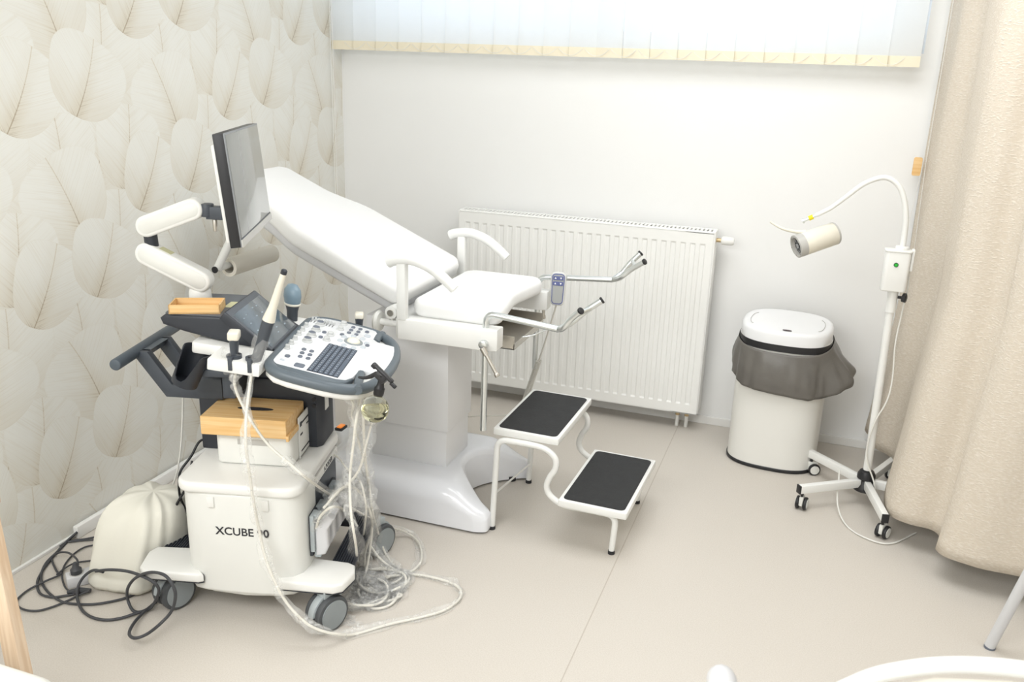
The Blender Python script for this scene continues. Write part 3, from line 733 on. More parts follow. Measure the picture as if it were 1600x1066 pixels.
# ================================================================== EXAMINATION LAMP
HX, HY = 2.765, -0.60
lp = thing('examination_lamp', 'white gooseneck examination lamp on five-star castor base', 'examination lamp', (HX, HY, 0))
b = B(); cyl(b, (HX, HY, 0.12), (2.750, HY, 0.90), 0.0165, 0.0150, seg=18); obj('pole', b, 'enamel', lp)
b = B(); cyl(b, (2.752, HY, 0.83), (2.7505, HY, 0.925), 0.0195, seg=18); obj('collar', b, 'enamel', lp)
b = B(); lathe(b, [(0.030, 0), (0.044, 0.004), (0.044, 0.020), (0.030, 0.040), (0.027, 0.050), (0.036, 0.056), (0.036, 0.072), (0.028, 0.088), (0.018, 0.092), (0.018, 0.094)], (HX, HY, 0.058)); obj('hub', b, 'black', lp)
for i, a in enumerate((137, 215, 282, 354, 66)):
    d = Vector((math.cos(rad(a)), math.sin(rad(a)), 0)); L = 0.315
    m = T(HX, HY, 0) @ RZ(rad(a)); b = B(); box(b, 0.030, L, -0.0125, 0.0125, 0.078, 0.112, 0.002, mtx=m); lg = obj('leg', b, 'enamel', lp)
    b = B(); box(b, L-0.004, L+0.002, -0.0135, 0.0135, 0.077, 0.113, 0.001, mtx=m); obj('end_cap', b, 'black', lg)
    wr = (20, 78, 62, 10, 40)[i]
    cm = T(*(Vector((HX, HY, 0))+d*(L-0.02))) @ RZ(rad(wr)) 
    b = B(); cyl(b, (0, 0, 0.055), (0, 0, 0.08), 0.006, seg=8)
    for s in (-1, 1): cyl(b, (0.012, s*0.008, 0.027), (0.012, s*0.022, 0.027), 0.027, seg=24, bev=0.004)
    bmesh.ops.transform(b, matrix=cm, verts=b.verts[:]); cs = obj('caster', b, 'black', lg)
    b = B(); box(b, -0.012, 0.030, -0.008, 0.008, 0.020, 0.060, 0.004)
    for s in (-1, 1): cyl(b, (0.012, s*0.0215, 0.027), (0.012, s*0.0235, 0.027), 0.020, seg=24)
    bmesh.ops.transform(b, matrix=cm, verts=b.verts[:]); obj('wheel_cover', b, 'cream', cs)
bx = (2.745, HY-0.012)
b = B(); slab(b, rrect(-0.046, 0.046, -0.028, 0.028, 0.014), 0.918, 1.078, 0.006, 3, mtx=T(bx[0], bx[1], 0) @ RZ(rad(4))); slab(b, rrect(-0.049, 0.049, -0.031, 0.031, 0.014), 1.072, 1.080, 0.003, 2, mtx=T(bx[0], bx[1], 0) @ RZ(rad(4)))
cb = obj('control_box', b, 'enamel', lp)
b = B(); cyl(b, (2.742, bx[1]-0.0275, 1.025), (2.742, bx[1]-0.031, 1.025), 0.0085, seg=20); cyl(b, (2.742, bx[1]-0.030, 1.025), (2.742, bx[1]-0.0335, 1.025), 0.0062, seg=20, mi=1); obj('power_button', b, ['black', 'green'], cb)
b = B(); cyl(b, (2.764, HY, 0.892), (2.79, HY-0.01, 0.893), 0.006, seg=8); lathe(b, [(0.008, 0), (0.019, 0.004), (0.02, 0.016), (0.012, 0.02), (0, 0.02)], seg=5, mtx=aim((2.782, HY-0.01, 0.893), (1, -0.3, 0))); obj('clamp_knob', b, 'black', lp)
b = B(); box(b, 2.792, 2.804, HY-0.02, HY+0.012, 1.0, 1.085, 0.004); obj('lamp_rest', b, 'enamel', lp)
b = B()
neck = [(2.757, HY, 1.078), (2.757, HY, 1.13), (2.752, HY, 1.20), (2.735, HY, 1.27), (2.705, HY, 1.322), (2.655, HY, 1.345), (2.59, HY, 1.318), (2.53, HY, 1.262), (2.48, HY, 1.215), (2.43, HY, 1.182)]
tube(b, neck, 0.0095, 14, smooth=6, rfn=lambda t, i: 0.0115-0.003*t)
cyl(b, (2.757, HY, 1.074), (2.757, HY, 1.092), 0.024, seg=18, bev=0.004)
obj('gooseneck', b, 'enamel', lp, smooth=60)
e0, e1 = Vector((2.43, HY, 1.182)), Vector((2.388, HY, 1.158))
b = B(); cyl(b, e0, e1, 0.006, seg=12); cyl(b, e1, e1-Vector((0.006, 0, 0.003)), 0.010, seg=12); obj('joint', b, 'chrome', lp)
b = B(); cyl(b, e0.lerp(e1, 0.25), e0.lerp(e1, 0.6), 0.0095, seg=16); obj('marker_ring', b, 'yellow', lp)
# lamp head: axis from rear (right) to lens (left)
hr, hl = Vector((2.512, HY+0.03, 1.115)), Vector((2.372, HY-0.052, 1.062)); ax = (hl-hr).normalized(); Lh = (hl-hr).length
hmx = aim(hr, ax)
b = B(); lathe(b, [(0.040, 0.003), (0.045, 0.008), (0.046, Lh-0.03)], mtx=hmx); lathe(b, [(0.0, 0.003), (0.040, 0.003)], mtx=hmx); hdl = obj('lamp_head', b, 'ivory', lp, smooth=50)
b = B(); lathe(b, [(0.0, 0), (0.042, 0), (0.045, 0.004), (0.0455, 0.009)], mtx=hmx); obj('rear_ring', b, 'lampgrey', hdl)
b = B(); lathe(b, [(0.0462, Lh-0.03), (0.0462, Lh), (0.042, Lh+0.002), (0.036, Lh+0.001), (0.034, Lh-0.012)], mtx=hmx); obj('front_ring', b, 'lampgrey', hdl)
b = B(); lathe(b, [(0.034, Lh-0.012), (0.0, Lh-0.012)], mtx=hmx)
for k in range(8):
    a = 2*PI*k/8; lathe(b, [(0.0055, -0.001), (0.0055, 0.003), (0, 0.004)], (0.024*math.cos(a), 0.024*math.sin(a), Lh-0.012), seg=10, mtx=hmx)
lathe(b, [(0.010, 0), (0.010, 0.006), (0, 0.007)], (0, 0, Lh-0.012), seg=14, mtx=hmx)
obj('lens', b, 'lens', hdl)
b = B()
for k in range(6):
    a = 2*PI*k/6+0.3; lathe(b, [(0.0024, 0), (0, 0.0008)], (0.039*math.cos(a), 0.039*math.sin(a), Lh+0.0015), seg=8, mtx=hmx)
obj('screw', b, 'black', hdl)
b = B(); tube(b, [(2.400, HY-0.03, 1.118), (2.36, HY-0.04, 1.118), (2.31, HY-0.05, 1.128), (2.263, HY-0.05, 1.150)], 0.007, 12, smooth=6, rfn=lambda t, i: 0.0085-0.0045*t); obj('grab_handle', b, 'ivory', hdl)
b = B()
tube(b, [(2.795, HY+0.01, 1.0), (2.80, HY, 0.93), (2.795, HY+0.01, 0.82), (2.79, HY, 0.70), (2.800, HY-0.01, 0.56), (2.792, HY-0.025, 0.47), (2.762, HY-0.03, 0.38), (2.748, HY-0.03, 0.28), (2.757, HY-0.03, 0.20), (2.785, HY-0.04, 0.14), (2.80, HY-0.05, 0.10), (2.80, HY-0.02, 0.02), (2.74, HY+0.28, 0.006), (2.60, HY+0.33, 0.006), (2.50, HY+0.40, 0.006), (2.42, HY+0.44, 0.006)], 0.0032, 8, smooth=6)
obj('power_cord', b, 'wcable', lp)
b = B(); tube(b, [(2.66, HY+0.02, 0.118), (2.66, HY-0.03, 0.10), (2.665, HY-0.12, 0.03), (2.70, HY-0.24, 0.006), (2.77, HY-0.32, 0.006), (2.86, HY-0.33, 0.006), (2.96, HY-0.20, 0.006)], 0.0032, 8, smooth=6); obj('loose_cord', b, 'wcable', lp)

# ================================================================== CURTAIN
plan = [(2.772, -0.03), (2.785, -0.12), (2.80, -0.22), (2.865, -0.30), (2.89, -0.38), (2.872, -0.50), (2.842, -0.62), (2.832, -0.76), (2.842, -0.88), (2.905, -0.945), (2.985, -0.965), (3.012, -1.02), (2.995, -1.085), (3.02, -1.145), (3.10, -1.18), (3.20, -1.185), (3.27, -1.20), (3.31, -1.26), (3.36, -1.31), (3.47, -1.32), (3.55, -1.30), (3.60, -1.36), (3.68, -1.41), (3.80, -1.40), (3.90, -1.44), (4.02, -1.46)]
pl_ = spline([(x, y, 0) for x, y in plan], 10)
b = B(); nz = 60; R_ = []
for j in range(nz+1):
    z = 0.105+(2.68-0.105)*j/nz; row = []
    for i, p in enumerate(pl_):
        u = i/len(pl_); w_ = noise.noise(Vector((u*9, z*0.9, 3)))*0.016+noise.noise(Vector((u*30, z*2.5, 9)))*0.004
        hem = 0.010*noise.noise(Vector((u*12, 0, 5))) if j == 0 else 0
        k_ = (z-0.1)/2.6
        row.append(b.verts.new((p.x+w_+0.02*k_*math.sin(u*26)*min(1, u/0.3)+0.066*min(1, k_*3.0)*(1-0.1*k_), p.y+w_*0.6, z+hem)))
    R_.append(row)
for p, q in zip(R_, R_[1:]):
    for i in range(len(pl_)-1): b.faces.new((p[i], p[i+1], q[i+1], q[i]))
cu = obj('curtain', fin(b, 80), 'curtain'); tag(cu, 'long beige bouclé privacy curtain hanging in deep folds at right', 'curtain')
sm = cu.modifiers.new('t', 'SOLIDIFY'); sm.thickness = 0.003; sm.offset = 0
b = B()
tube(b, spline([(x, y, 2.70) for x, y in plan[::5]], 6), 0.012, 8); tag(obj('curtain_rail', b, 'white'), 'white ceiling rail carrying the beige curtain', 'curtain rail')

# ================================================================== cable runs (metres)
CB = {
 'A': [(0.952, -2.218, 0.836), (0.964, -2.267, 0.746), (0.974, -2.295, 0.659), (0.979, -2.294, 0.558), (0.98, -2.283, 0.449), (0.984, -2.272, 0.358), (1.001, -2.278, 0.289), (1.033, -2.29, 0.226), (1.073, -2.29, 0.152), (1.121, -2.288, 0.102), (1.162, -2.278, 0.07), (1.213, -2.254, 0.047), (1.249, -2.185, 0.008), (1.317, -2.108, 0.008), (1.398, -2.032, 0.008), (1.453, -1.971, 0.008), (1.477, -1.899, 0.008), (1.462, -1.841, 0.008), (1.411, -1.811, 0.008), (1.321, -1.805, 0.008), (1.228, -1.817, 0.008), (1.147, -1.816, 0.04), (1.08, -1.821, 0.13), (1.041, -1.855, 0.22), (1.17, -2.15, 0.418), (1.114, -2.136, 0.369), (1.076, -2.108, 0.301)],
 'B': [(0.899, -2.222, 0.829), (0.894, -2.223, 0.799), (0.906, -2.22, 0.751), (0.95, -2.219, 0.675), (1.004, -2.225, 0.621), (1.068, -2.219, 0.572), (1.119, -2.206, 0.526), (1.052, -1.954, 0.33), (1.064, -1.806, 0.2), (1.089, -1.663, 0.08), (1.133, -1.583, 0.02), (1.206, -1.624, 0.01), (1.263, -1.734, 0.01), (1.253, -1.828, 0.01), (1.23, -1.939, 0.02), (1.205, -1.965, 0.02), (1.167, -1.948, 0.02)],
 'C1': [(1.207, -2.039, 0.778), (1.208, -2.042, 0.744), (1.204, -2.065, 0.671), (1.195, -2.069, 0.592), (1.188, -2.082, 0.491), (1.236, -2.165, 0.422), (1.242, -2.152, 0.307), (1.087, -1.867, 0.04), (1.15, -1.915, 0.02), (1.228, -1.949, 0.01), (1.292, -1.943, 0.01)],
 'C2': [(1.217, -2.0, 0.666), (1.213, -1.987, 0.635), (1.212, -2.018, 0.581), (1.195, -2.032, 0.5), (1.172, -2.062, 0.456), (1.109, -2.035, 0.401), (1.05, -2.008, 0.327)],
 'C3': [(1.221, -2.051, 0.697), (1.195, -1.997, 0.521), (1.181, -1.949, 0.367), (1.15, -1.874, 0.232), (1.132, -1.865, 0.1), (1.138, -1.915, 0.03), (1.149, -1.981, 0.01), (1.232, -2.045, 0.01), (1.282, -2.006, 0.01)],
 'C4': [(1.188, -2.081, 0.755), (1.175, -2.036, 0.673), (1.176, -2.001, 0.568), (1.182, -1.987, 0.515), (1.184, -1.959, 0.43), (1.198, -1.969, 0.338), (1.112, -1.77, 0.12), (1.122, -1.743, 0.03), (1.171, -1.78, 0.01)],
 'C5': [(0.898, -1.819, 0.422), (0.999, -1.845, 0.423), (1.096, -1.943, 0.439), (1.179, -2.012, 0.446), (1.204, -2.029, 0.417), (1.197, -2.002, 0.331), (1.079, -1.823, 0.09), (1.083, -1.851, 0.03)],
 'C6': [(1.142, -2.164, 0.415), (1.158, -2.067, 0.442), (1.17, -1.991, 0.39), (1.197, -1.974, 0.313), (1.126, -1.839, 0.17), (1.105, -1.85, 0.07), (1.133, -1.894, 0.02), (1.23, -1.939, 0.01), (1.272, -1.888, 0.01), (1.268, -1.839, 0.01)],
 'K1': [(0.034, -2.067, 0.03), (0.017, -2.102, 0.006), (0.05, -2.189, 0.006), (0.089, -2.274, 0.006), (0.131, -2.335, 0.006), (0.188, -2.377, 0.006), (0.238, -2.379, 0.006), (0.269, -2.36, 0.006), (0.298, -2.332, 0.006), (0.314, -2.311, 0.006)],
 'K2': [(0.032, -2.057, 0.03), (0.015, -2.083, 0.006), (0.036, -2.151, 0.006), (0.059, -2.227, 0.006), (0.103, -2.291, 0.006), (0.157, -2.336, 0.006), (0.229, -2.371, 0.006), (0.295, -2.386, 0.006), (0.344, -2.378, 0.006), (0.399, -2.355, 0.006), (0.445, -2.314, 0.006), (0.468, -2.279, 0.006), (0.483, -2.224, 0.006)],
 'K3': [(0.256, -2.275, 0.07), (0.236, -2.26, 0.08), (0.142, -2.204, 0.05), (0.083, -2.19, 0.03), (0.054, -2.199, 0.006), (0.139, -2.26, 0.01), (0.166, -2.272, 0.01), (0.153, -2.331, 0.012), (0.137, -2.387, 0.006), (0.156, -2.442, 0.006), (0.204, -2.463, 0.006), (0.253, -2.455, 0.006), (0.282, -2.422, 0.006), (0.302, -2.372, 0.006), (0.32, -2.338, 0.012), (0.34, -2.322, 0.02)],
 'K4': [(0.103, -2.01, 0.006), (0.064, -2.052, 0.006), (0.021, -2.09, 0.006), (0.019, -2.127, 0.006)],
 'K4b': [(0.123, -2.032, 0.006), (0.071, -2.06, 0.006), (0.024, -2.092, 0.006)],
 'K5': [(0.147, -2.057, 0.006), (0.105, -2.095, 0.006), (0.103, -2.148, 0.006), (0.129, -2.216, 0.006), (0.175, -2.273, 0.006), (0.242, -2.323, 0.006), (0.302, -2.342, 0.012)],
 'K6': [(0.221, -2.136, 0.006), (0.186, -2.163, 0.006), (0.158, -2.196, 0.01), (0.153, -2.232, 0.012), (0.158, -2.278, 0.012)],
 'K7': [(0.375, -2.317, 0.1), (0.447, -2.33, 0.13), (0.509, -2.322, 0.135), (0.592, -2.345, 0.15), (0.641, -2.349, 0.14), (0.64, -2.335, 0.1), (0.597, -2.321, 0.03), (0.57, -2.324, 0.006), (0.539, -2.342, 0.006), (0.505, -2.328, 0.03), (0.515, -2.333, 0.08), (0.555, -2.337, 0.13), (0.632, -2.356, 0.18), (0.695, -2.368, 0.195), (0.733, -2.378, 0.18), (0.743, -2.378, 0.14), (0.723, -2.378, 0.08), (0.7, -2.409, 0.045), (0.697, -2.465, 0.045), (0.671, -2.486, 0.04), (0.629, -2.461, 0.03), (0.588, -2.39, 0.015), (0.575, -2.322, 0.012), (0.575, -2.281, 0.012)],
 'K8': [(0.412, -2.324, 0.11), (0.351, -2.304, 0.09), (0.312, -2.308, 0.06), (0.301, -2.327, 0.03), (0.328, -2.361, 0.012), (0.385, -2.399, 0.006), (0.443, -2.416, 0.006), (0.492, -2.41, 0.006), (0.525, -2.387, 0.006), (0.555, -2.36, 0.012), (0.574, -2.327, 0.012), (0.572, -2.282, 0.012)],
 'K10': [(0.605, -1.988, 0.477), (0.565, -1.998, 0.463), (0.553, -2.032, 0.421), (0.536, -2.067, 0.381), (0.541, -2.087, 0.353), (0.54, -2.087, 0.288), (0.566, -2.08, 0.208), (0.554, -2.063, 0.14)],
 'K11': [(0.58, -2.056, 0.384), (0.568, -2.08, 0.336), (0.542, -2.117, 0.268), (0.536, -2.15, 0.199), (0.522, -2.123, 0.128)],
 'K12': [(0.576, -2.057, 0.419), (0.581, -2.087, 0.363), (0.567, -2.09, 0.267), (0.574, -2.089, 0.214)],
 'W1': [(0.479, -1.958, 0.609), (0.462, -1.963, 0.454), (0.444, -1.967, 0.355), (0.422, -1.973, 0.279), (0.391, -1.981, 0.206)],
}

# ================================================================== ULTRASOUND CART
Mc = T(1.156, -2.217, 0) @ RZ(rad(14.5))
ct = thing('ultrasound_cart', 'white and slate wheeled ultrasound cart with tilted control console and touch screen', 'ultrasound machine', (0.93, -1.98, 0), rad(14.5))
# front shell with foot pads
b = B()
for k_ in range(1): slab(b, [(-0.452, 0.20), (-0.455, 0.12), (-0.445, 0.075), (-0.42, 0.048), (-0.38, 0.038), (-0.32, 0.034), (-0.26, 0.033), (-0.20, 0.034), (-0.14, 0.038), (-0.105, 0.048), (-0.080, 0.075), (-0.071, 0.12), (-0.072, 0.20)], 0.100, 0.452, 0.014, 4, mtx=Mc)
slab(b, [(-0.40, 0.12), (-0.37, 0.052), (-0.26, 0.042), (-0.15, 0.052), (-0.12, 0.12)], 0.088, 0.12, 0.012, 3, mtx=Mc)
obj('front_shell', b, 'cream', ct, smooth=50)
for pts in ([(-0.40, 0.045), (-0.385, 0.028), (-0.40, 0.020), (-0.575, 0.020), (-0.598, 0.040), (-0.612, 0.13), (-0.598, 0.165), (-0.44, 0.175), (-0.40, 0.16)],
            [(-0.15, 0.030), (-0.135, 0.018), (0.030, 0.014), (0.058, 0.030), (0.078, 0.10), (0.068, 0.142), (0.045, 0.155), (-0.06, 0.165), (-0.11, 0.185), (-0.15, 0.18)]):
    b = B(); slab(b, pts, 0.138, 0.170, 0.008, 3, mtx=Mc); fp = obj('foot_pad', b, 'white', ct, smooth=50)
    b = B(); slab(b, [(x*1.0, y+0.004) for x, y in pts], 0.134, 0.142, 0.001, 1, mtx=Mc); slab(b, [(x, y+0.005) for x, y in pts], 0.142, 0.160, 0.001, 1, mtx=Mc); obj('underside', b, 'dark', fp)
b = B(); slab(b, rrect(-0.460, -0.066, 0.028, 0.500, 0.055, 8), 0.446, 0.482, 0.012, 3, mtx=Mc); obj('top_cover', b, 'white', ct, smooth=50)
for u in (-0.345, -0.175): obj('latch', box(B(), u-0.011, u+0.011, 0.028, 0.045, 0.402, 0.438, 0.003, mtx=Mc), 'white', ct)
lm = Mc @ T(-0.252, 0.0332, 0.322) @ RX(PI/2)
obj('lettering', text_mesh('XCUBE 90', 0.037, lm, 1.02, 0.0004, 0.0006), 'ink', ct)
# dark core
b = B(); slab(b, [(-0.44, 0.15), (-0.078, 0.15), (-0.078, 0.452), (-0.44, 0.452)], 0.20, 0.448, 0.006, 2, mtx=Mc)
box(b, -0.40, -0.085, 0.14, 0.36, 0.12, 0.22, 0.006, mtx=Mc); box(b, -0.16, -0.074, 0.11, 0.20, 0.14, 0.43, 0.006, mtx=Mc)
obj('housing', b, 'dark', ct)
b = B(); box(b, -0.40, -0.10, 0.36, 0.52, 0.10, 0.20, 0.01, mtx=Mc); box(b, -0.52, 0.02, 0.46, 0.55, 0.115, 0.155, 0.01, mtx=Mc); obj('chassis', b, 'dark', ct)
for u0, u1 in ((-0.020, 0.058), (-0.590, -0.512)):
    b = B(); box(b, u0, u1, 0.14, 0.54, 0.138, 0.152, 0.004, mtx=Mc)
    for k in range(9):
        u = u0+0.006+(u1-u0-0.012)*k/8; box(b, u-0.0025, u+0.0025, 0.155, 0.535, 0.150, 0.1565, 0.001, mtx=Mc)
    obj('foot_rest', b, 'dark', ct)
# side drawer strip with lettering
b = B(); box(b, -0.082, -0.068, 0.205, 0.450, 0.410, 0.438, 0.003, mtx=Mc); ds = obj('side_strip', b, 'white', ct)
obj('lettering', text_mesh('A.PODER', 0.023, Mc @ T(-0.0675, 0.335, 0.4245) @ RZ(PI/2) @ RX(PI/2), 1.0, 0.0003, 0.0002), 'ink', ds)
b = B(); box(b, -0.080, -0.0735, 0.20, 0.445, 0.235, 0.404, 0.004, mtx=Mc); obj('side_panel', b, 'navy', ct)
# connector block
b = B(); box(b, -0.09, -0.060, 0.12, 0.40, 0.20, 0.345, 0.006, mtx=Mc); obj('port_block', b, 'dark', ct)
for k in range(4):
    v = 0.135+k*0.07; b = B()
    box(b, -0.066, -0.052, v-0.024, v+0.024, 0.222, 0.350, 0.003, mtx=Mc); box(b, -0.056, -0.036, v-0.016, v+0.016, 0.335, 0.352, 0.003, mtx=Mc); box(b, -0.056, -0.036, v-0.014, v+0.014, 0.200, 0.222, 0.003, mtx=Mc)
    pf = obj('port_frame', b, 'wheelgrey' if k else 'fender', ct)
    b = B(); slab(b, [(0.0, 0.205), (0.030, 0.212), (0.042, 0.24), (0.040, 0.30), (0.062, 0.338), (0.040, 0.352), (0.012, 0.325), (0.0, 0.318)], -0.017, 0.017, 0.008, 3,
                  mtx=Mc @ T(-0.052, v, 0) @ Matrix(((1, 0, 0, 0), (0, 0, 1, 0), (0, 1, 0, 0), (0, 0, 0, 1))))
    obj('probe_plug', b, 'shellgrey', pf, smooth=50)
# upright
b = B(); slab(b, [(-0.465, 0.27), (-0.405, 0.27), (-0.405, 0.33), (-0.10, 0.33), (-0.085, 0.35), (-0.085, 0.47), (-0.465, 0.47)], 0.482, 0.715, 0.006, 2, mtx=Mc)
obj('upright', b, 'dark', ct)
b = B(); slab(b, [(-0.470, 0.265), (-0.385, 0.265), (-0.36, 0.33), (-0.36, 0.47), (-0.470, 0.47)], 0.655, 0.735, 0.012, 3, mtx=Mc); box(b, -0.40, -0.11, 0.34, 0.46, 0.70, 0.82, 0.02, mtx=Mc)
obj('arm_mount', b, 'navy', ct)
b = B(); box(b, -0.0845, -0.081, 0.375, 0.41, 0.60, 0.66, 0.001, mtx=Mc); obj('type_plate', b, 'label', ct)
b = B()
for z in (0.655, 0.632): cyl(b, Mc @ Vector((-0.105, 0.331, z)), Mc @ Vector((-0.105, 0.326, z)), 0.007, seg=14)
obj('socket', b, 'black', ct)
# rear handle
b = B(); cyl(b, Mc @ Vector((-0.668, 0.150, 0.800)), Mc @ Vector((-0.668, 0.575, 0.800)), 0.0185, seg=20, bev=0.004); hn = obj('push_handle', b, 'slate', ct, smooth=50)
for v in (0.285, 0.430):
    b = B(); mm = Mc @ T(0, v, 0) @ Matrix(((1, 0, 0, 0), (0, 0, 1, 0), (0, 1, 0, 0), (0, 0, 0, 1)))
    slab(b, [(-0.46, 0.655), (-0.575, 0.655), (-0.667, 0.785), (-0.655, 0.805), (-0.625, 0.805), (-0.552, 0.698), (-0.46, 0.700)], -0.014, 0.014, 0.003, 2, mtx=mm); obj('handle_arm', b, 'navy', hn)
b = B(); mm = Mc @ Matrix(((1, 0, 0, 0), (0, 0, 1, 0), (0, 1, 0, 0), (0, 0, 0, 1))); slab(b, [(-0.665, 0.785), (-0.655, 0.805), (-0.625, 0.805), (-0.640, 0.78)], 0.285, 0.43, 0.002, 1, mtx=mm); obj('handle_bridge', b, 'slate', hn)
# casters
def big_caster(u, v, rot, ez=0):
    m = Mc @ T(u, v, 0) @ RZ(rad(rot)); R = 0.060
    b = B()
    for s in (-1, 1): cyl(b, m @ Vector((0, s*0.010, R)), m @ Vector((0, s*0.036, R)), R, seg=36, bev=0.007)
    cs = obj('caster', b, 'tyre', ct, smooth=40)
    b = B()
    for s in (-1, 1): cyl(b, m @ Vector((0, s*0.034, R)), m @ Vector((0, s*0.0385, R)), R*0.80, seg=36)
    obj('hub_cap', b, 'wheelgrey', cs)
    b = B(); pts = []
    for k in range(13):
        a = rad(35+140*k/12); pts.append((math.cos(a), math.sin(a)))
    P = [(R*1.10*x, R+R*1.10*z) for x, z in pts]+[(R*0.80*x, R+R*0.80*z) for x, z in pts[::-1]]
    slab(b, P, -0.013, 0.013, 0.003, 2, mtx=m @ RX(PI/2)); box(b, -0.022, 0.022, -0.02, 0.02, R*1.9, 0.142, 0.004, mtx=m)
    obj('fender', b, 'fender', cs)
big_caster(0.0, 0.045, 56); big_caster(-0.520, 0.095, 58); big_caster(0.055, 0.500, 60); big_caster(-0.50, 0.52, 10)

# ---- console (tilted plane)
YW, TL = rad(16), rad(12)
P0 = Vector((1.097, -2.016, 0.83))
Mh = T(P0.x, P0.y, 0) @ RZ(YW)                     # x forward, y across, z height above the floor
Mk = T(P0.x, P0.y, P0.z) @ RZ(YW) @ RY(TL)         # console plane
con = Matrix
outer = [(-0.176, -0.09), (-0.170, -0.135), (-0.140, -0.168), (-0.09, -0.180), (0.03, -0.180), (0.10, -0.166), (0.145, -0.128), (0.170, -0.06), (0.182, 0.02), (0.186, 0.10), (0.184, 0.18), (0.172, 0.26), (0.150, 0.325), (0.105, 0.370), (0.04, 0.390), (-0.09, 0.392), (-0.145, 0.378), (-0.172, 0.345), (-0.178, 0.29)]
def shrink(P, d):
    cx, cy = 0.0, 0.105; return [(x-d*(1 if x > cx else -1)*min(1, abs(x-cx)/0.12), y-d*(1 if y > cy else -1)*min(1, abs(y-cy)/0.2)) for x, y in P]
b = B(); slab(b, shrink(outer, 0.010), -0.046, -0.018, 0.012, 3, mtx=Mk); co = obj('console_tray', b, 'white', ct, smooth=50)
b = B(); slab(b, [(-0.15, 0.0), (0.12, 0.02), (0.12, 0.19), (-0.15, 0.21)], -0.080, -0.044, 0.012, 3, mtx=Mk)
obj('underside', b, 'dark', co)
b = B(); ring = [Mk @ Vector((x, y, -0.010)) for x, y in shrink(outer, 0.016)]; ring.append(ring[0].copy())
tube(b, ring, 0.0165, 14, smooth=4)
for pts in ([(0.118, -0.150), (0.108, -0.10), (0.102, -0.055), (0.098, -0.022)], [(0.085, 0.372), (0.078, 0.33), (0.080, 0.275)]):
    tube(b, [Mk @ Vector((x, y, -0.006)) for x, y in pts], 0.0135, 12, smooth=5)
slab(b, shrink(outer[:5]+[(0.05, -0.170), (0.085, -0.14), (0.10, -0.10), (0.0, 0.0), (0.0, 0.2), (0.09, 0.30), (0.085, 0.36)]+outer[14:], 0.012), -0.016, 0.001, 0.002, 1, mtx=Mk)
obj('hand_rail', b, 'handle_blue', co, smooth=50)
white = [(-0.170, -0.06), (-0.160, -0.097), (-0.135, -0.118), (0.045, -0.122), (0.072, -0.112), (0.086, -0.085), (0.090, -0.03), (0.098, -0.010), (0.158, -0.012), (0.166, 0.0), (0.174, 0.06), (0.176, 0.12), (0.172, 0.185), (0.160, 0.250), (0.150, 0.258), (0.088, 0.262), (0.076, 0.275), (0.074, 0.335), (0.060, 0.368), (0.030, 0.380), (-0.09, 0.376), (-0.150, 0.366), (-0.168, 0.335)]
b = B(); slab(b, white, -0.014, 0.004, 0.003, 2, mtx=Mk, top_only=True); cp = obj('control_panel', b, 'panel', co)
# keyboard
b = B(); box(b, -0.046, 0.049, -0.118, 0.138, 0.003, 0.0045, 0.0005, mtx=Mk); kb = obj('keyboard', b, 'dark', cp)
b = B(); lines = B()
for r in range(6):
    a0 = -0.044+r*0.0155; nk = 15; w_ = 0.252/nk; y = -0.116
    ks = [1]*nk if r < 5 else [1, 1, 1, 6, 1, 1, 1, 1, 1, 1]
    for q in ks:
        box(b, a0+0.0007, a0+0.0138, y+0.0006, y+q*w_-0.0006, 0.004, 0.0068, 0.0008, mtx=Mk, seg=1)
        if q == 1: box(lines, a0+0.0055, a0+0.0085, y+w_*0.32, y+w_*0.68, 0.0066, 0.0070, mtx=Mk)
        y += q*w_
obj('key', b, 'key', kb); obj('key_legend', lines, 'keyline', kb)
# knobs and buttons
def knob(a, c, r, h, name='knob', m='knob', m2=None):
    b = B(); lathe(b, [(r*1.05, 0), (r*1.05, h*0.25), (r*0.80, h*0.4), (r*0.80, h), (r*0.72, h*1.06), (0, h*1.06)], (a, c, 0.004), 20, mtx=Mk)
    o = obj(name, b, m, cp)
    if m2: b = B(); lathe(b, [(r*0.74, 0), (r*0.7, 0.001), (0, 0.0012)], (a, c, 0.004+h*1.06), 18, mtx=Mk); obj('knob_cap', b, m2, o)
for k in range(6): knob(-0.143-0.0015*k, 0.008+0.046*k, 0.0085, 0.013)
for k in range(4): knob(-0.109-0.002*k, 0.108+0.058*k, 0.0155, 0.013, m2='btn')
for a, c in ((-0.060, 0.160), (-0.061, 0.213), (-0.047, 0.290), (-0.049, 0.345)): knob(a, c, 0.012, 0.012)
for k in range(8):
    a = -0.150+0.0105*k; b = B(); box(b, a-0.0012, a+0.0012, 0.296-0.004, 0.318, 0.0038, 0.0046, mtx=Mk); sl = obj('slider_slot', b, 'black', cp)
    b = B(); box(b, a-0.0035, a+0.0035, 0.312, 0.320, 0.004, 0.016, 0.0015, mtx=Mk); obj('slider', b, 'knob', sl)
def button(a, c, rx, ry, m='btn', h=0.003):
    b = B(); slab(b, [(a+x, c+y) for x, y in oval(rx, ry, 16, 2.4)], 0.003, 0.004+h, 0.0008, 1, mtx=Mk); obj('button', b, m, cp)
for i in range(3):
    for j in range(2): button(-0.098+0.0245*j+0.0035*i*1.0, 0.035-0.032*i, 0.007, 0.0095)
    for j in range(2): button(-0.014+0.025*j+0.0, 0.341-0.031*i, 0.007, 0.0095)
button(-0.124, -0.050, 0.008, 0.010); button(-0.128, -0.088, 0.007, 0.005, 'clearbtn'); button(-0.085, 0.226, 0.007, 0.010); button(-0.083, 0.174, 0.007, 0.010); button(-0.030, 0.247, 0.007, 0.010)
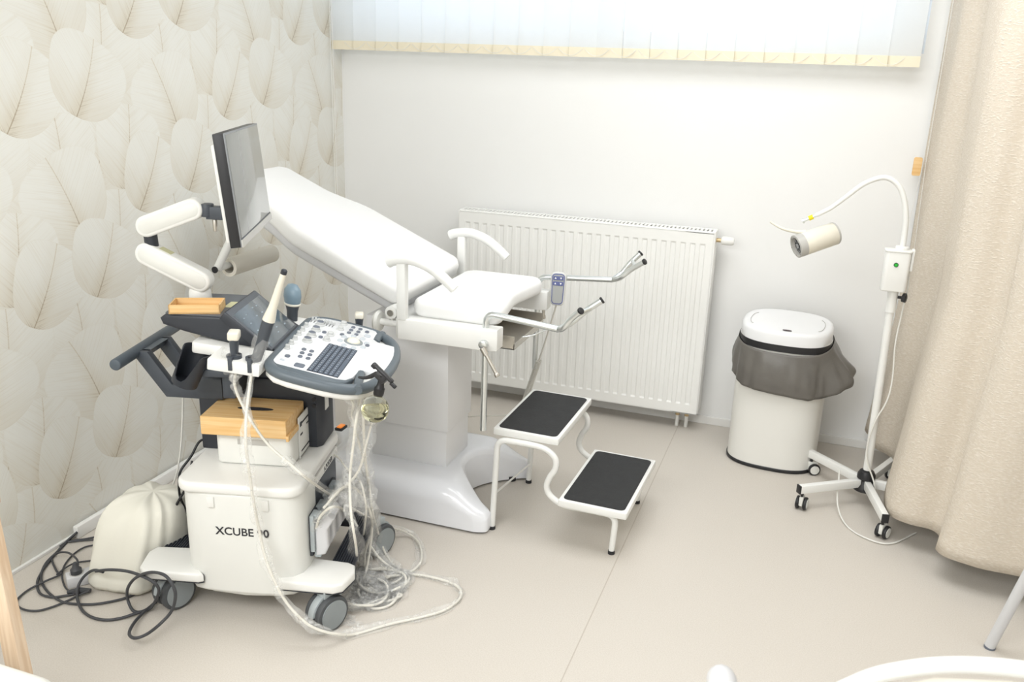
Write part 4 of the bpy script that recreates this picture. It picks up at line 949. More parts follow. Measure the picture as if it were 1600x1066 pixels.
button(0.066, 0.204, 0.007, 0.010); button(0.037, 0.330, 0.007, 0.010); button(0.047, 0.292, 0.011, 0.013, 'clearbtn')
b = B(); slab(b, rrect(-0.088, -0.058, -0.112, -0.084, 0.006, 4), 0.003, 0.007, 0.001, 1, mtx=Mk); obj('button', b, 'btn', cp)
TBx, TBy = 0.019, 0.205
for a_ in range(8):
    t = 2*PI*a_/8+0.3; button(TBx+0.043*math.cos(t), TBy+0.056*math.sin(t), 0.009, 0.013, 'clearbtn', 0.002)
b = B(); lathe(b, [(0.031, 0), (0.031, 0.003), (0.029, 0.005), (0.024, 0.004), (0.022, 0.001)], (TBx, TBy, 0.003), 28, mtx=Mk); tb = obj('trackball_ring', b, 'wheelgrey', cp)
b = B(); lathe(b, [(0.023*math.cos(rad(a)), 0.016*math.sin(rad(a))) for a in (0, 18, 36, 54, 72, 90)], (TBx, TBy, 0.003), 24, mtx=Mk); obj('trackball', b, 'ball', tb)

# ---- touch screen
ts0 = Mh @ Vector((-0.176, -0.022, 0.863)); ru = (Mh.to_3x3() @ Vector((-0.137, 0, 0.116))).normalized(); rr_ = Mh.to_3x3() @ Vector((0, 1, 0)); rn = rr_.cross(ru); rn = rn if rn.z > 0 else -rn
Mt = Matrix(((rr_.x, ru.x, rn.x, ts0.x), (rr_.y, ru.y, rn.y, ts0.y), (rr_.z, ru.z, rn.z, ts0.z), (0, 0, 0, 1)))
W_, H_ = 0.268, 0.183
b = B(); box(b, 0, W_, 0, H_, -0.030, 0, 0.004, mtx=Mt); tsn = obj('touch_screen', b, 'dark', ct)
b = B(); box(b, 0.004, W_-0.004, 0.004, H_-0.004, -0.004, 0.0015, 0.001, mtx=Mt); obj('bezel', b, 'char', tsn)
b = B(); box(b, 0.016, W_-0.012, 0.010, H_-0.024, 0.0005, 0.0028, 0.0004, mtx=Mt); gl = obj('glass', b, 'touch', tsn)
b = B()
random.seed(11)
for x, y in ((0.045, 0.13), (0.075, 0.135), (0.145, 0.14), (0.175, 0.138), (0.05, 0.105), (0.12, 0.112), (0.165, 0.11), (0.04, 0.06), (0.055, 0.05), (0.045, 0.075), (0.065, 0.066), (0.11, 0.075), (0.13, 0.03), (0.15, 0.045), (0.21, 0.035)):
    slab(b, [(x+q, y+p) for q, p in oval(0.006, 0.0022, 12, 2.2)], 0.0026, 0.0031, mtx=Mt)
obj('screen_icon', b, 'icon', gl)
# ---- dark arm base below the screen
mf = Mh @ Matrix(((1, 0, 0, 0), (0, 0, 1, 0), (0, 1, 0, 0), (0, 0, 0, 1)))
b = B(); slab(b, [(-0.512, 0.957), (-0.528, 0.945), (-0.520, 0.925), (-0.455, 0.905), (-0.18, 0.842), (-0.16, 0.852), (-0.31, 0.957)], 0.0, 0.262, 0.008, 3, mtx=mf); ab = obj('arm_base', b, 'dark', ct)
b = B(); slab(b, rrect(-0.518, -0.315, 0.006, 0.256, 0.02, 5), 0.953, 0.9595, 0.002, 1, mtx=Mh); obj('top_plate', b, 'char', ab)
b = B(); slab(b, rrect(-0.365, -0.340, 0.10, 0.165, 0.004, 3), 0.9590, 0.9600, mtx=Mh); obj('sticker', b, 'sticker', ab)
b = B(); slab(b, rrect(-0.42, -0.195, -0.035, 0.275, 0.012, 4), 0.850, 0.885, 0.005, 2, mtx=Mh @ T(-0.42, 0, 0.89) @ RY(rad(6)) @ T(0.42, 0, -0.89)); obj('console_support', b, 'white', ct)
b = B()
def holder(f0_, f1_, bb0, bb1, z0, z1, holes):
    mm = Mh @ T(f0_, 0, z0) @ RY(rad(6)) @ T(-f0_, 0, -z0)
    slab(b, [(f0_, bb1), (f0_, bb0), (f1_, bb0), (f1_, bb1)] if bb0 < bb1 else [(f0_, bb0), (f0_, bb1), (f1_, bb1), (f1_, bb0)], z0, z1, 0.005, 2, mtx=mm)
holder(-0.27, -0.185, 0.27, 0.375, 0.826, 0.862, 0); obj('probe_holder', b, 'white', ct); b = B()
obj('probe_holder', box(B(), -0.045, 0.025, 0.385, 0.455, 0.77, 0.80, 0.005, mtx=Mh), 'white', ct)
holder(-0.322, -0.170, -0.165, -0.03, 0.846, 0.884, 0)
hb = obj('probe_holder', b, 'white', ct)
b = B()
for f_, b_, z_ in ((-0.253, -0.130, 0.882), (-0.196, -0.130, 0.878)):
    lathe(b, [(0.016, -0.03), (0.0225, -0.03), (0.0225, 0.003), (0.019, 0.004), (0.016, 0.002), (0.016, -0.03)], (f_, b_, z_), 22, mtx=Mh)
    box(b, f_-0.006, f_+0.006, b_-0.038, b_-0.01, z_-0.034, z_+0.0035, 0.001, mtx=Mh)
obj('holder_liner', b, 'navy', hb)
# gel cup, open towards the camera side
b = B(); n = 28; a0, a1 = rad(-35), rad(250); axis = Vector((0.045, 0, 0.10)).normalized(); cm = Mh @ aim((-0.447, -0.045, 0.755), axis)
ringo = []
for (r, z, cutv) in ((0.040, 0, 0), (0.043, 0.12, 1), (0.040, 0.12, 1), (0.037, 0.003, 0)):
    ringo.append([])
    for k in range(n+1):
        t = k/n; a = rad(-180)+2*PI*t; dip = math.exp(-(min(abs(t-0.96), abs(t+0.04))/0.12)**4)
        zz = z-(0.100*dip if cutv else 0); ringo[-1].append(b.verts.new(cm @ Vector((r*math.cos(a), r*math.sin(a), zz))))
for p, q in zip(ringo, ringo[1:]):
    for k in range(n): b.faces.new((p[k], p[k+1], q[k+1], q[k]))
b.faces.new([v for v in ringo[0][:-1]]); b.faces.new([v for v in ringo[3][:-1]][::-1])
gc = obj('gel_cup', b, 'dark', ct, smooth=60)
b = B(); box(b, -0.42, -0.30, -0.04, 0.03, 0.775, 0.80, 0.004, mtx=Mh); box(b, -0.34, -0.30, -0.02, 0.10, 0.70, 0.80, 0.004, mtx=Mh); obj('cup_bracket', b, 'navy', gc)
# ---- monitor and arm
mn = T(0.774, -1.922, 1.347) @ RZ(rad(25.6)) @ RY(rad(-5.6)) @ RX(rad(-1.2))     # +x is the screen normal
b = B(); box(b, -0.034, -0.002, -0.265, 0.265, -0.160, 0.160, 0.003, mtx=mn); ms = obj('monitor', b, 'black', ct)
b = B(); box(b, -0.004, 0.0, -0.265, 0.265, -0.160, 0.160, 0.001, mtx=mn); obj('bezel', b, 'bezel', ms)
b = B(); box(b, -0.002, 0.0012, -0.259, 0.259, -0.134, 0.155, 0.0005, mtx=mn); obj('display', b, 'screen', ms)
b = B(); box(b, -0.001, 0.0013, -0.259, 0.259, -0.1385, -0.1345, mtx=mn); obj('display_edge', b, 'navy', ms)
b = B(); box(b, -0.001, 0.0035, -0.265, 0.265, -0.160, -0.1385, 0.001, mtx=mn); obj('chin', b, 'lampgrey', ms)
b = B(); box(b, -0.050, -0.034, -0.235, 0.235, -0.150, 0.130, 0.006, mtx=mn); obj('rear_cover', b, 'white', ms)
def link_arm(p1, p2, hh, th, name, m, parent):
    p1, p2 = Vector(p1), Vector(p2); d = p2-p1; L = d.length; X = d.normalized(); Y = Vector((0, 0, 1)).cross(X).normalized(); Z = X.cross(Y)
    mm = Matrix(((X.x, Z.x, -Y.x, p1.x), (X.y, Z.y, -Y.y, p1.y), (X.z, Z.z, -Y.z, p1.z), (0, 0, 0, 1)))
    pts = [(L+hh*math.cos(rad(a)), hh*math.sin(rad(a))) for a in range(-90, 91, 15)]+[(hh*math.cos(rad(a)), hh*math.sin(rad(a))) for a in range(90, 271, 15)]
    b = B(); slab(b, pts, -th, th, 0.008, 3, mtx=mm); o = obj(name, b, m, parent, smooth=50)
    q = hh*0.66; pts = [(L+q*math.cos(rad(a)), q*math.sin(rad(a))) for a in range(-90, 91, 15)]+[(q*math.cos(rad(a)), q*math.sin(rad(a))) for a in range(90, 271, 15)]
    b = B(); slab(b, pts, -th-0.001, th+0.001, 0.0005, 1, mtx=mm); obj('inlay', b, 'cream', o, smooth=50)
    return o, mm, L
b = B(); lathe(b, [(0.034, 0), (0.036, 0.004), (0.034, 0.03), (0.028, 0.045)], (0.596, -1.975, 0.958)); obj('arm_foot', b, 'white', ct)
la, mm, L = link_arm((0.609, -1.980, 1.026), (0.449, -2.024, 1.106), 0.036, 0.024, 'lower_arm', 'white', ct)
b = B(); box(b, L*0.62, L*0.84, 0.0355, 0.0368, -0.014, 0.014, mtx=mm); obj('sticker', b, 'sticker', la)
b = B(); cyl(b, (0.462, -2.020, 1.115), (0.458, -2.020, 1.185), 0.021, seg=20); obj('elbow', b, 'dark', ct)
link_arm((0.457, -2.022, 1.195), (0.603, -1.981, 1.255), 0.034, 0.024, 'upper_arm', 'white', ct)
b = B(); cyl(b, (0.642, -1.968, 1.232), (0.642, -1.968, 1.272), 0.021, seg=20, bev=0.003); cyl(b, (0.61, -1.978, 1.248), (0.65, -1.967, 1.248), 0.016, seg=14)
slab(b, [(0, -0.018), (0.055, -0.020), (0.090, -0.04), (0.098, 0.0), (0.065, 0.020), (0, 0.022)], -0.018, 0.018, 0.004, 2, mtx=T(0.640, -1.968, 1.243) @ RZ(rad(22)) @ RX(PI/2))
wb = obj('tilt_bracket', b, 'navy', ct)
b = B(); cyl(b, (0.663, -1.962, 1.185), (0.663, -1.962, 1.225), 0.0075, seg=12, bev=0.003); obj('lock_pin', b, 'steel', wb)

# ================================================================== PROBES
def sheath(P, r, seed, name='sheath', parent=None, m='film', seg=14):
    b = B(); n_ = len(P)
    k0 = seed*3.1
    def f(t, i):
        w_ = 0.75+0.55*noise.noise(Vector((i*0.11, k0, 0))); ph = 2.2*noise.noise(Vector((i*0.07, k0, 5)))+i*0.05
        return lambda k: 1.55*r*w_*(0.42+0.75*abs(math.cos(2*PI*k/seg/1-ph))+0.22*noise.noise(Vector((k*0.5, i*0.22, k0))))
    off = [p+Vector((noise.noise(Vector((i*0.25, k0, 1)))*r*0.8, noise.noise(Vector((i*0.25, k0, 2)))*r*0.8, abs(noise.noise(Vector((i*0.25, k0, 3))))*r*0.6)) for i, p in enumerate(P)]
    off = [Vector((p.x, p.y, max(p.z, r*0.55+0.002))) for p in off]
    tube(b, off, r, seg, rfn=f, cap=False)
    for v in b.verts: v.co.z = max(v.co.z, 0.0012)
    return obj(name, b, m, parent, smooth=80)
def Pm(f_, b_, z): return Mh @ Vector((f_, b_, z))
# slim endocavity probe
pr = thing('ultrasound_probe', 'long slim ivory ultrasound probe standing in holder before the touch screen', 'ultrasound probe', Pm(-0.196, -0.13, 0.80))
q0, q1 = Pm(-0.192, -0.13, 0.86), Pm(-0.090, -0.13, 1.146); dd = (q1-q0).normalized(); Lq = (q1-q0).length; pm = aim(q0, dd)
b = B(); lathe(b, [(0.010, -0.03), (0.014, 0.0), (0.0155, 0.04), (0.0175, 0.10), (0.0178, 0.145)], mtx=pm); obj('grip', b, 'navy', pr, smooth=60)
b = B(); lathe(b, [(0.0185, 0.142), (0.0175, 0.152), (0.0125, 0.185), (0.0110, 0.22), (0.0095, 0.26), (0.0085, Lq-0.014)], mtx=pm); obj('shaft', b, 'ivory', pr, smooth=60)
b = B(); lathe(b, [(0.0088, Lq-0.014), (0.0090, Lq-0.003), (0.006, Lq), (0, Lq)], mtx=pm); obj('tip', b, 'dark', pr)
P = [q0-dd*0.02]+[Vector(p) for p in CB['A']]; S = spline(P, 8)
b = B(); tube(b, S, 0.0044, 9); cbA = obj('cable', b, 'pcable', pr, smooth=60)
sheath([q0+dd*0.085, q0+dd*0.06, q0+dd*0.03, q0-dd*0.01, q0-dd*0.03]+[], 0.021, 1, parent=pr)
sheath(S[8:], 0.0125, 2, parent=cbA)
# linear probe in the next cup
pr = thing('ultrasound_probe', 'short slate ultrasound probe with ivory square cap in clear cover', 'ultrasound probe', Pm(-0.253, -0.13, 0.80))
q0 = Pm(-0.253, -0.13, 0.86); pm = aim(q0, (0.04, 0.02, 1))
b = B(); lathe(b, [(0.009, -0.03), (0.015, 0.0), (0.0145, 0.03), (0.017, 0.065), (0.0185, 0.074)], mtx=pm @ Matrix.Diagonal((1.15, 0.8, 1, 1))); obj('grip', b, 'navy', pr, smooth=60)
b = B(); box(b, -0.0225, 0.0225, -0.0165, 0.0165, 0.072, 0.098, 0.006, mtx=pm, seg=3); obj('cap', b, 'ivory', pr, smooth=60)
P = [q0-Vector((0, 0, 0.02))]+[Vector(p) for p in CB['B']]; S = spline(P, 8)
b = B(); tube(b, S, 0.0042, 9); cbB = obj('cable', b, 'pcable', pr, smooth=60)
sheath([q0+Vector((0, 0, z)) for z in (0.03, 0.01, -0.01, -0.03)], 0.021, 3, parent=pr)
sheath(S[4:34], 0.017, 4, parent=cbB); sheath(S[46:], 0.013, 5, parent=cbB)
# convex probe, far side
pr = thing('ultrasound_probe', 'blue-headed convex ultrasound probe standing behind the touch screen', 'ultrasound probe', Pm(-0.222, 0.335, 0.80))
q0 = Pm(-0.222, 0.335, 0.858); pm = aim(q0, (0.05, 0.02, 1)) @ RZ(rad(40))
b = B(); lathe(b, [(0.012, -0.03), (0.016, 0), (0.017, 0.03), (0.022, 0.052)], mtx=pm @ Matrix.Diagonal((1.4, 1.0, 1.05, 1))); obj('grip', b, 'navy', pr, smooth=60)
b = B(); lathe(b, [(0.0235, 0.050), (0.025, 0.054), (0.0235, 0.058)], mtx=pm @ Matrix.Diagonal((1.4, 1.0, 1.05, 1))); obj('trim_ring', b, 'ivory', pr)
b = B(); lathe(b, [(0.0235, 0.056), (0.027, 0.078), (0.025, 0.100), (0.015, 0.116), (0, 0.121)], mtx=pm @ Matrix.Diagonal((1.4, 1.0, 1.05, 1))); obj('head', b, 'probeblue', pr, smooth=60)
P = [q0-Vector((0, 0, 0.02)), q0-Vector((-0.03, 0.03, 0.16))]+[Vector(p) for p in CB['C4']+[(1.22, -1.82, 0.012), (1.20, -1.88, 0.012)]]; S = spline(P, 8)
b = B(); tube(b, S, 0.0038, 8); cb_ = obj('cable', b, 'pcable', pr, smooth=60); sheath(S[10:], 0.014, 6, parent=cb_)
# small probe by the far console edge
pr = thing('ultrasound_probe', 'small slate ultrasound probe with ivory tip beyond the far console edge', 'ultrasound probe', Pm(-0.012, 0.42, 0.76))
q0 = Pm(-0.012, 0.42, 0.800)
b = B(); lathe(b, [(0.010, -0.03), (0.014, 0), (0.0165, 0.035), (0.019, 0.05)], mtx=aim(q0, (0.04, 0.02, 1)) @ Matrix.Diagonal((1.1, 0.8, 1, 1))); obj('grip', b, 'navy', pr, smooth=60)
b = B(); box(b, -0.020, 0.020, -0.015, 0.015, 0.048, 0.068, 0.005, mtx=aim(q0, (0.04, 0.02, 1))); obj('cap', b, 'ivory', pr, smooth=60)
P = [q0-Vector((0, 0, 0.02)), q0-Vector((0.02, 0.0, 0.10))]+[Vector(p) for p in CB['C2']]; S = spline(P, 8)
b = B(); tube(b, S, 0.0040, 8); cb_ = obj('cable', b, 'pcable', pr, smooth=60); sheath(S[12:], 0.016, 7, parent=cb_, m='film2')
# loose cables hanging below the console
ENDS = dict(C1=[(1.25, -2.01, 0.012), (1.18, -2.02, 0.012)], C3=[(1.27, -1.93, 0.012), (1.19, -1.92, 0.015)], C5=[(1.10, -1.90, 0.02), (1.16, -1.95, 0.02)], C6=[(1.24, -1.84, 0.012), (1.18, -1.88, 0.014)])
for k, (nm, lb, r, rs) in enumerate((('C1', 'cream probe cable in clear film hanging nearest the spray bottle down to floor pile', 0.0042, 0.017), ('C3', 'cream probe cable in clear film falling straight from console front to floor', 0.0042, 0.016),
        ('C5', 'thin cream cable looping out from behind the cart into the bundle', 0.0032, 0.010), ('C6', 'cream probe cable arching from cart port over the knot of cables', 0.0042, 0.015))):
    S = spline([Vector(p) for p in CB[nm]+ENDS[nm]], 8); b = B(); tube(b, S, r, 8); o = obj('probe_cable', b, 'pcable'); tag(o, lb, 'cable')
    s_ = sheath(S[2:], rs, 10+k, parent=o, m='film2' if k != 3 else 'film')
# coils on the floor
random.seed(5)
for k, (cx, cy, rx, ry, turns, lb) in enumerate(((1.16, -1.99, 0.10, 0.085, 2.3, 'cream cable coiled in clear film on floor beside front castor'), (1.20, -1.90, 0.085, 0.07, 1.8, 'upper loose coil of cream cable in clear film on floor'))):
    pts = []; n_ = int(turns*14)
    for i in range(n_):
        a = 2*PI*i/14+k*1.3; g_ = 1+0.16*math.sin(i*0.37+k); pts.append((cx+rx*g_*math.cos(a)+0.006*i/14, cy+ry*g_*math.sin(a), 0.008+0.010*(i/14)+0.006*math.sin(i*1.1)))
    S = spline(pts, 4); b = B(); tube(b, S, 0.0042, 8); o = obj('probe_cable', b, 'pcable'); tag(o, lb, 'cable')
    sheath(S, 0.015, 20+k, parent=o, m='film2')
# crumpled film scraps
def crumple(name, cx, cy, cz, rx, ry, rz_, seed, label):
    s = B(); bmesh.ops.create_icosphere(s, subdivisions=4, radius=1)
    for v in s.verts:
        d = v.co.normalized(); k_ = 0.62+0.75*noise.noise(d*2.3+Vector((seed, 0, 0)))+0.28*abs(noise.noise(d*6+Vector((0, seed, 0))))
        v.co = Vector((cx+d.x*rx*k_, cy+d.y*ry*k_, max(0.0015, cz+d.z*rz_*k_)))
    return tag(obj(name, s, 'film2', smooth=25), label, 'plastic film')
crumple('plastic_film', 1.165, -1.985, 0.03, 0.10, 0.09, 0.055, 3, 'crumpled clear plastic film bunched on floor beside front castor')
crumple('plastic_film', 1.19, -2.13, 0.006, 0.055, 0.03, 0.012, 8, 'flat scrap of clear plastic film on floor in front of castor')
crumple('plastic_film', 1.165, -2.01, 0.40, 0.075, 0.06, 0.10, 15, 'crumpled clear plastic film knotted round cables beside cart')

# ================================================================== THINGS ON THE CART
m_ = Mc
# storage bin
sb = thing('storage_bin', 'pale plastic storage bin on cart under bamboo tissue box', 'storage bin', Mc @ Vector((-0.255, 0.235, 0.4835)), rad(14.5))
b = B(); t_ = B()
slab(b, rrect(-0.378, -0.132, 0.170, 0.300, 0.022, 6), 0.4835, 0.592, 0.008, 3, mtx=Mc); obj('body', b, 'shellgrey' if False else 'cream', sb, smooth=50)
b = B(); slab(b, rrect(-0.305, -0.205, 0.1688, 0.172, 0.001, 2), 0.553, 0.572, mtx=Mc); obj('grip_slot', b, 'lampgrey', sb)
# label card at its side
lc = thing('label_card', 'printed white label sheet leaning on side of storage bin', 'label', Mc @ Vector((-0.128, 0.33, 0.4835)), rad(14.5))
b = B(); box(b, -0.1315, -0.1275, 0.235, 0.385, 0.485, 0.625, 0.001, mtx=Mc); obj('sheet', b, 'label', lc)
b = B()
for v0, v1, z0, z1 in ((0.262, 0.362, 0.596, 0.602), (0.245, 0.262, 0.590, 0.606), (0.352, 0.37, 0.574, 0.584), (0.245, 0.268, 0.560, 0.566), (0.25, 0.38, 0.503, 0.508), (0.31, 0.345, 0.575, 0.580), (0.24, 0.385, 0.488, 0.490)):
    box(b, -0.1276, -0.1268, v0, v1, z0, z1, mtx=Mc)
obj('print', b, 'ink', lc)
# file box
fb = thing('file_box', 'open pale grey narrow box with notched side on back of cart', 'box', Mc @ Vector((-0.105, 0.42, 0.4835)), rad(14.5))
b = B(); mm = Mc @ T(-0.092, 0, 0) @ Matrix(((0, 0, 1, 0), (1, 0, 0, 0), (0, 1, 0, 0), (0, 0, 0, 1)))
slab(b, [(0.345, 0.4835), (0.515, 0.4835), (0.515, 0.628), (0.465, 0.628), (0.455, 0.600), (0.435, 0.605), (0.425, 0.628), (0.345, 0.628)], -0.0012, 0.0012, mtx=mm)
slab(b, [(0.345, 0.4835), (0.515, 0.4835), (0.515, 0.628), (0.345, 0.628)], -0.031, -0.0285, mtx=mm)
box(b, -0.122, -0.091, 0.345, 0.348, 0.4835, 0.628, mtx=Mc); box(b, -0.122, -0.091, 0.512, 0.515, 0.4835, 0.628, mtx=Mc); box(b, -0.122, -0.091, 0.345, 0.515, 0.4835, 0.487, mtx=Mc)
obj('shell', b, 'shellgrey', fb)
b = B(); box(b, -0.119, -0.0945, 0.349, 0.511, 0.488, 0.618, mtx=Mc); obj('dark_filling', b, 'dark', fb)
# tissue box
tbx = thing('tissue_box', 'bamboo tissue box with oval slot in lid on cart', 'tissue box', Mc @ Vector((-0.268, 0.24, 0.593)), rad(14.5))
b = B()
top = rrect(-0.408, -0.136, 0.140, 0.318, 0.004, 2)
slab(b, top, 0.593, 0.653, 0.002, 1, mtx=Mc); obj('body', b, 'bamboo', tbx)
b = B(); sl = [(0.058*math.cos(2*PI*k/28)*abs(math.cos(2*PI*k/28))**0.0, 0.013*math.sin(2*PI*k/28)) for k in range(28)]
slab(b, [(-0.262+x, 0.225+y) for x, y in sl], 0.6525, 0.6537, mtx=Mc); obj('slot', b, 'ink', tbx)
b = B(); box(b, -0.137, -0.128, 0.136, 0.318, 0.587, 0.604, 0.001, mtx=Mc); obj('sliding_base', b, 'bamboo', tbx)
# wooden tray
tr = thing('wooden_tray', 'small open bamboo tray on dark platform beside monitor arm', 'tray', Mh @ Vector((-0.43, 0.06, 0.9595)), YW+rad(10))
tm = Mh @ T(-0.497, -0.002, 0.9597) @ RZ(rad(10))
b = B(); LX, LY, LZ, tk = 0.152, 0.088, 0.028, 0.005
box(b, 0, LX, 0, LY, 0, 0.004, mtx=tm); box(b, 0, LX, 0, tk, 0, LZ, 0.0008, mtx=tm, seg=1); box(b, 0, LX, LY-tk, LY, 0, LZ, 0.0008, mtx=tm, seg=1); box(b, 0, tk, 0, LY, 0, LZ, 0.0008, mtx=tm, seg=1); box(b, LX-tk, LX, 0, LY, 0, LZ, 0.0008, mtx=tm, seg=1)
obj('tray_body', b, 'bamboo', tr)
# spray bottle
bc = Mh @ Vector((0.160, -0.130, 0.738))
sp_ = thing('spray_bottle', 'round amber glass spray bottle with black trigger hung on console rail', 'spray bottle', (bc.x, bc.y, bc.z-0.042))
tilt = Vector((0.22, 0.06, 1)).normalized(); bmx = aim(bc, tilt)
b = B(); lathe(b, [(0, -0.0415)]+[(0.0415*math.cos(rad(a)), 0.0415*math.sin(rad(a))) for a in range(-75, 70, 12)]+[(0.013, 0.041), (0.013, 0.052)], mtx=bmx, seg=36); obj('glass', b, 'glassb', sp_, smooth=80)
b = B(); R_ = []; zs_ = [-0.0375+0.0345*k/8 for k in range(9)]
for z in zs_:
    r = math.sqrt(max(0, 0.0392**2-z**2)); R_.append([b.verts.new((bc.x+r*math.cos(2*PI*k/32), bc.y+r*math.sin(2*PI*k/32), bc.z+z)) for k in range(32)])
for p, q in zip(R_, R_[1:]):
    for k in range(32): b.faces.new((p[k], p[(k+1) % 32], q[(k+1) % 32], q[k]))
b.faces.new(R_[0][::-1]); b.faces.new(R_[-1]); obj('liquid', b, 'liquid', sp_, smooth=60)
b = B(); lathe(b, [(0.0145, 0.046), (0.0155, 0.05), (0.0155, 0.068), (0.012, 0.072), (0.0095, 0.085), (0.0095, 0.10)], mtx=bmx); sh_ = obj('cap', b, 'black', sp_)
# spray head: seen pointing up-left and down-right
hd_p = bc+tilt*0.105
X = (cam_matrix(0.3318, 0.3098, 0.0319) @ Vector((0.66, -0.62, 0.1))).normalized()
Z = Vector((X.z*0.5+0.35, 0.2, 0.8)); Z = (Z-X*Z.dot(X)).normalized(); Y = Z.cross(X)
hm2 = Matrix(((X.x, Y.x, Z.x, hd_p.x), (X.y, Y.y, Z.y, hd_p.y), (X.z, Y.z, Z.z, hd_p.z), (0, 0, 0, 1)))
b = B(); box(b, -0.036, 0.034, -0.010, 0.010, 0.004, 0.014, 0.003, mtx=hm2); box(b, -0.022, 0.016, -0.009, 0.009, -0.016, 0.008, 0.004, mtx=hm2); box(b, -0.046, -0.030, -0.008, 0.008, -0.001, 0.015, 0.003, mtx=hm2); box(b, 0.030, 0.052, -0.004, 0.004, -0.002, 0.009, 0.002, mtx=hm2)
obj('spray_head', b, 'black', sp_)
b = B(); tube(b, [hm2 @ Vector(p) for p in ((-0.018, 0, -0.006), (-0.026, 0, -0.024), (-0.036, 0, -0.040), (-0.052, 0, -0.052))], 0.005, 10, smooth=5, rfn=lambda t, i: 0.008-0.0045*t); obj('trigger', b, 'black', sp_)
b = B(); cyl(b, hd_p-tilt*0.02, hd_p+tilt*0.004, 0.010, seg=14); obj('neck', b, 'black', sp_)

# ================================================================== LEFT FLOOR CLUTTER
b = B(); n = 64; lv = 22; R_ = []
prof = [(0.0, 0.140, 0.165), (0.02, 0.150, 0.172), (0.08, 0.148, 0.162), (0.16, 0.142, 0.148), (0.22, 0.136, 0.135), (0.262, 0.122, 0.118), (0.286, 0.098, 0.092), (0.298, 0.06, 0.06), (0.302, 0.02, 0.02)]
for z, rx, ry in prof:
    row = []
    for k in range(n):
        a = 2*PI*k/n; d = Vector((math.cos(a), math.sin(a), 0))
        f_ = 1+0.16*noise.noise(Vector((d.x*1.6, d.y*1.6, z*3)))+0.09*noise.noise(Vector((d.x*4, d.y*4, z*5+4)))+0.05*noise.noise(Vector((d.x*9, d.y*9, z*4)))*(0.3+max(0, d.x))
        cxx = 0.395+z*0.16; cyy = -2.13+z*0.09
        f_ = 1+(f_-1)*min(1, rx/0.1)
        row.append(b.verts.new((cxx+rx*f_*abs(d.x)**0.8*(1 if d.x >= 0 else -1), cyy+ry*f_*abs(d.y)**0.8*(1 if d.y >= 0 else -1), max(0.002, z+0.022*noise.noise(Vector((d.x*2, d.y*2, 7)))*(min(1, rx/0.1) if z > 0.1 else 0.2)))))
    R_.append(row)
for p, q in zip(R_, R_[1:]):
    for k in range(n): b.faces.new((p[k], p[(k+1) % n], q[(k+1) % n], q[k]))
b.faces.new(R_[-1]); b.faces.new(R_[0][::-1])
cl = obj('dust_cover', b, 'cloth', smooth=60); tag(cl, 'ivory fabric cover slumped on floor between cart and leaf wallpaper', 'dust cover')
ss_ = cl.modifiers.new('s', 'SUBSURF'); ss_.levels = 1; ss_.render_levels = 1
# power strip
ps = thing('power_strip', 'white power strip on floor with black plug in it', 'power strip', (0.255, -2.265, 0), rad(50))
pm = T(0.262, -2.262, 0) @ RZ(rad(52))
b = B(); box(b, -0.055, 0.10, -0.026, 0.026, 0.0005, 0.040, 0.006, mtx=pm); obj('body', b, 'shellgrey', ps)
b = B(); lathe(b, [(0.022, 0.0395), (0.022, 0.0415), (0.019, 0.0415), (0.018, 0.035), (0, 0.035)], (-0.022, 0, 0), mtx=pm); lathe(b, [(0.022, 0.0395), (0.022, 0.0415), (0.019, 0.0415), (0.018, 0.035), (0, 0.035)], (0.04, 0, 0), mtx=pm); obj('socket', b, 'lampgrey', ps)
b = B(); lathe(b, [(0.017, 0.034), (0.018, 0.056), (0.012, 0.062), (0.007, 0.080), (0.004, 0.082)], (-0.022, 0, 0), mtx=pm); pg = obj('power_plug', b, 'cable'); tag(pg, 'dark round power plug pushed into white power strip', 'plug')
def cable(keys, label, r=0.0042, m='cable'):
    o = None
    b = B()
    for k in keys: tube(b, spline([Vector((x, y, max(z, r+0.001))) for x, y, z in CB[k]], 8), r, 8)
    return tag(obj('power_cable', b, m, smooth=60), label, 'cable')
cable(['K1'], 'dark grey cable leaving end of wall duct, curving left of power strip')
cable(['K2'], 'dark grey cable sweeping from wall duct along floor toward castor', 0.0042)
cable(['K3'], 'dark grey cable from plug making widest leftmost floor loop', 0.0036)
cable(['K4'], 'dark grey cable end lying behind ivory cover near wall duct', 0.0036)
cable(['K4b'], 'second dark cable beside wall duct running under ivory cover', 0.003)
cable(['K5'], 'thin dark cable arching left of power strip', 0.003)
cable(['K6'], 'thin dark cable passing behind power strip', 0.003)
cable(['K7'], 'thick dark cable with big raised loops before castor and ivory cover', 0.0050)
cable(['K8'], 'thick dark cable making round floor loop below ivory cover', 0.0048)
cable(['K10'], 'black cable hanging down left side of cart, outermost bend', 0.0042, 'blackcable')
cable(['K11'], 'black cable curving from cart side down over ivory cover', 0.0042, 'blackcable')
cable(['K12'], 'black cable hanging tight against left side of cart', 0.0036, 'blackcable')
cable(['W1'], 'thin white cable hanging from push handle toward floor', 0.003, 'wcable')
b = B(); tube(b, [(0.27, -2.345, 0.012), (0.30, -2.325, 0.014), (0.335, -2.31, 0.013)], 0.009, 8, rfn=lambda t, i: (0.006, 0.011, 0.007)[i]); tag(obj('cable_tie', b, 'cable'), 'bunched dark cable connector on floor below ivory cover', 'cable connector')

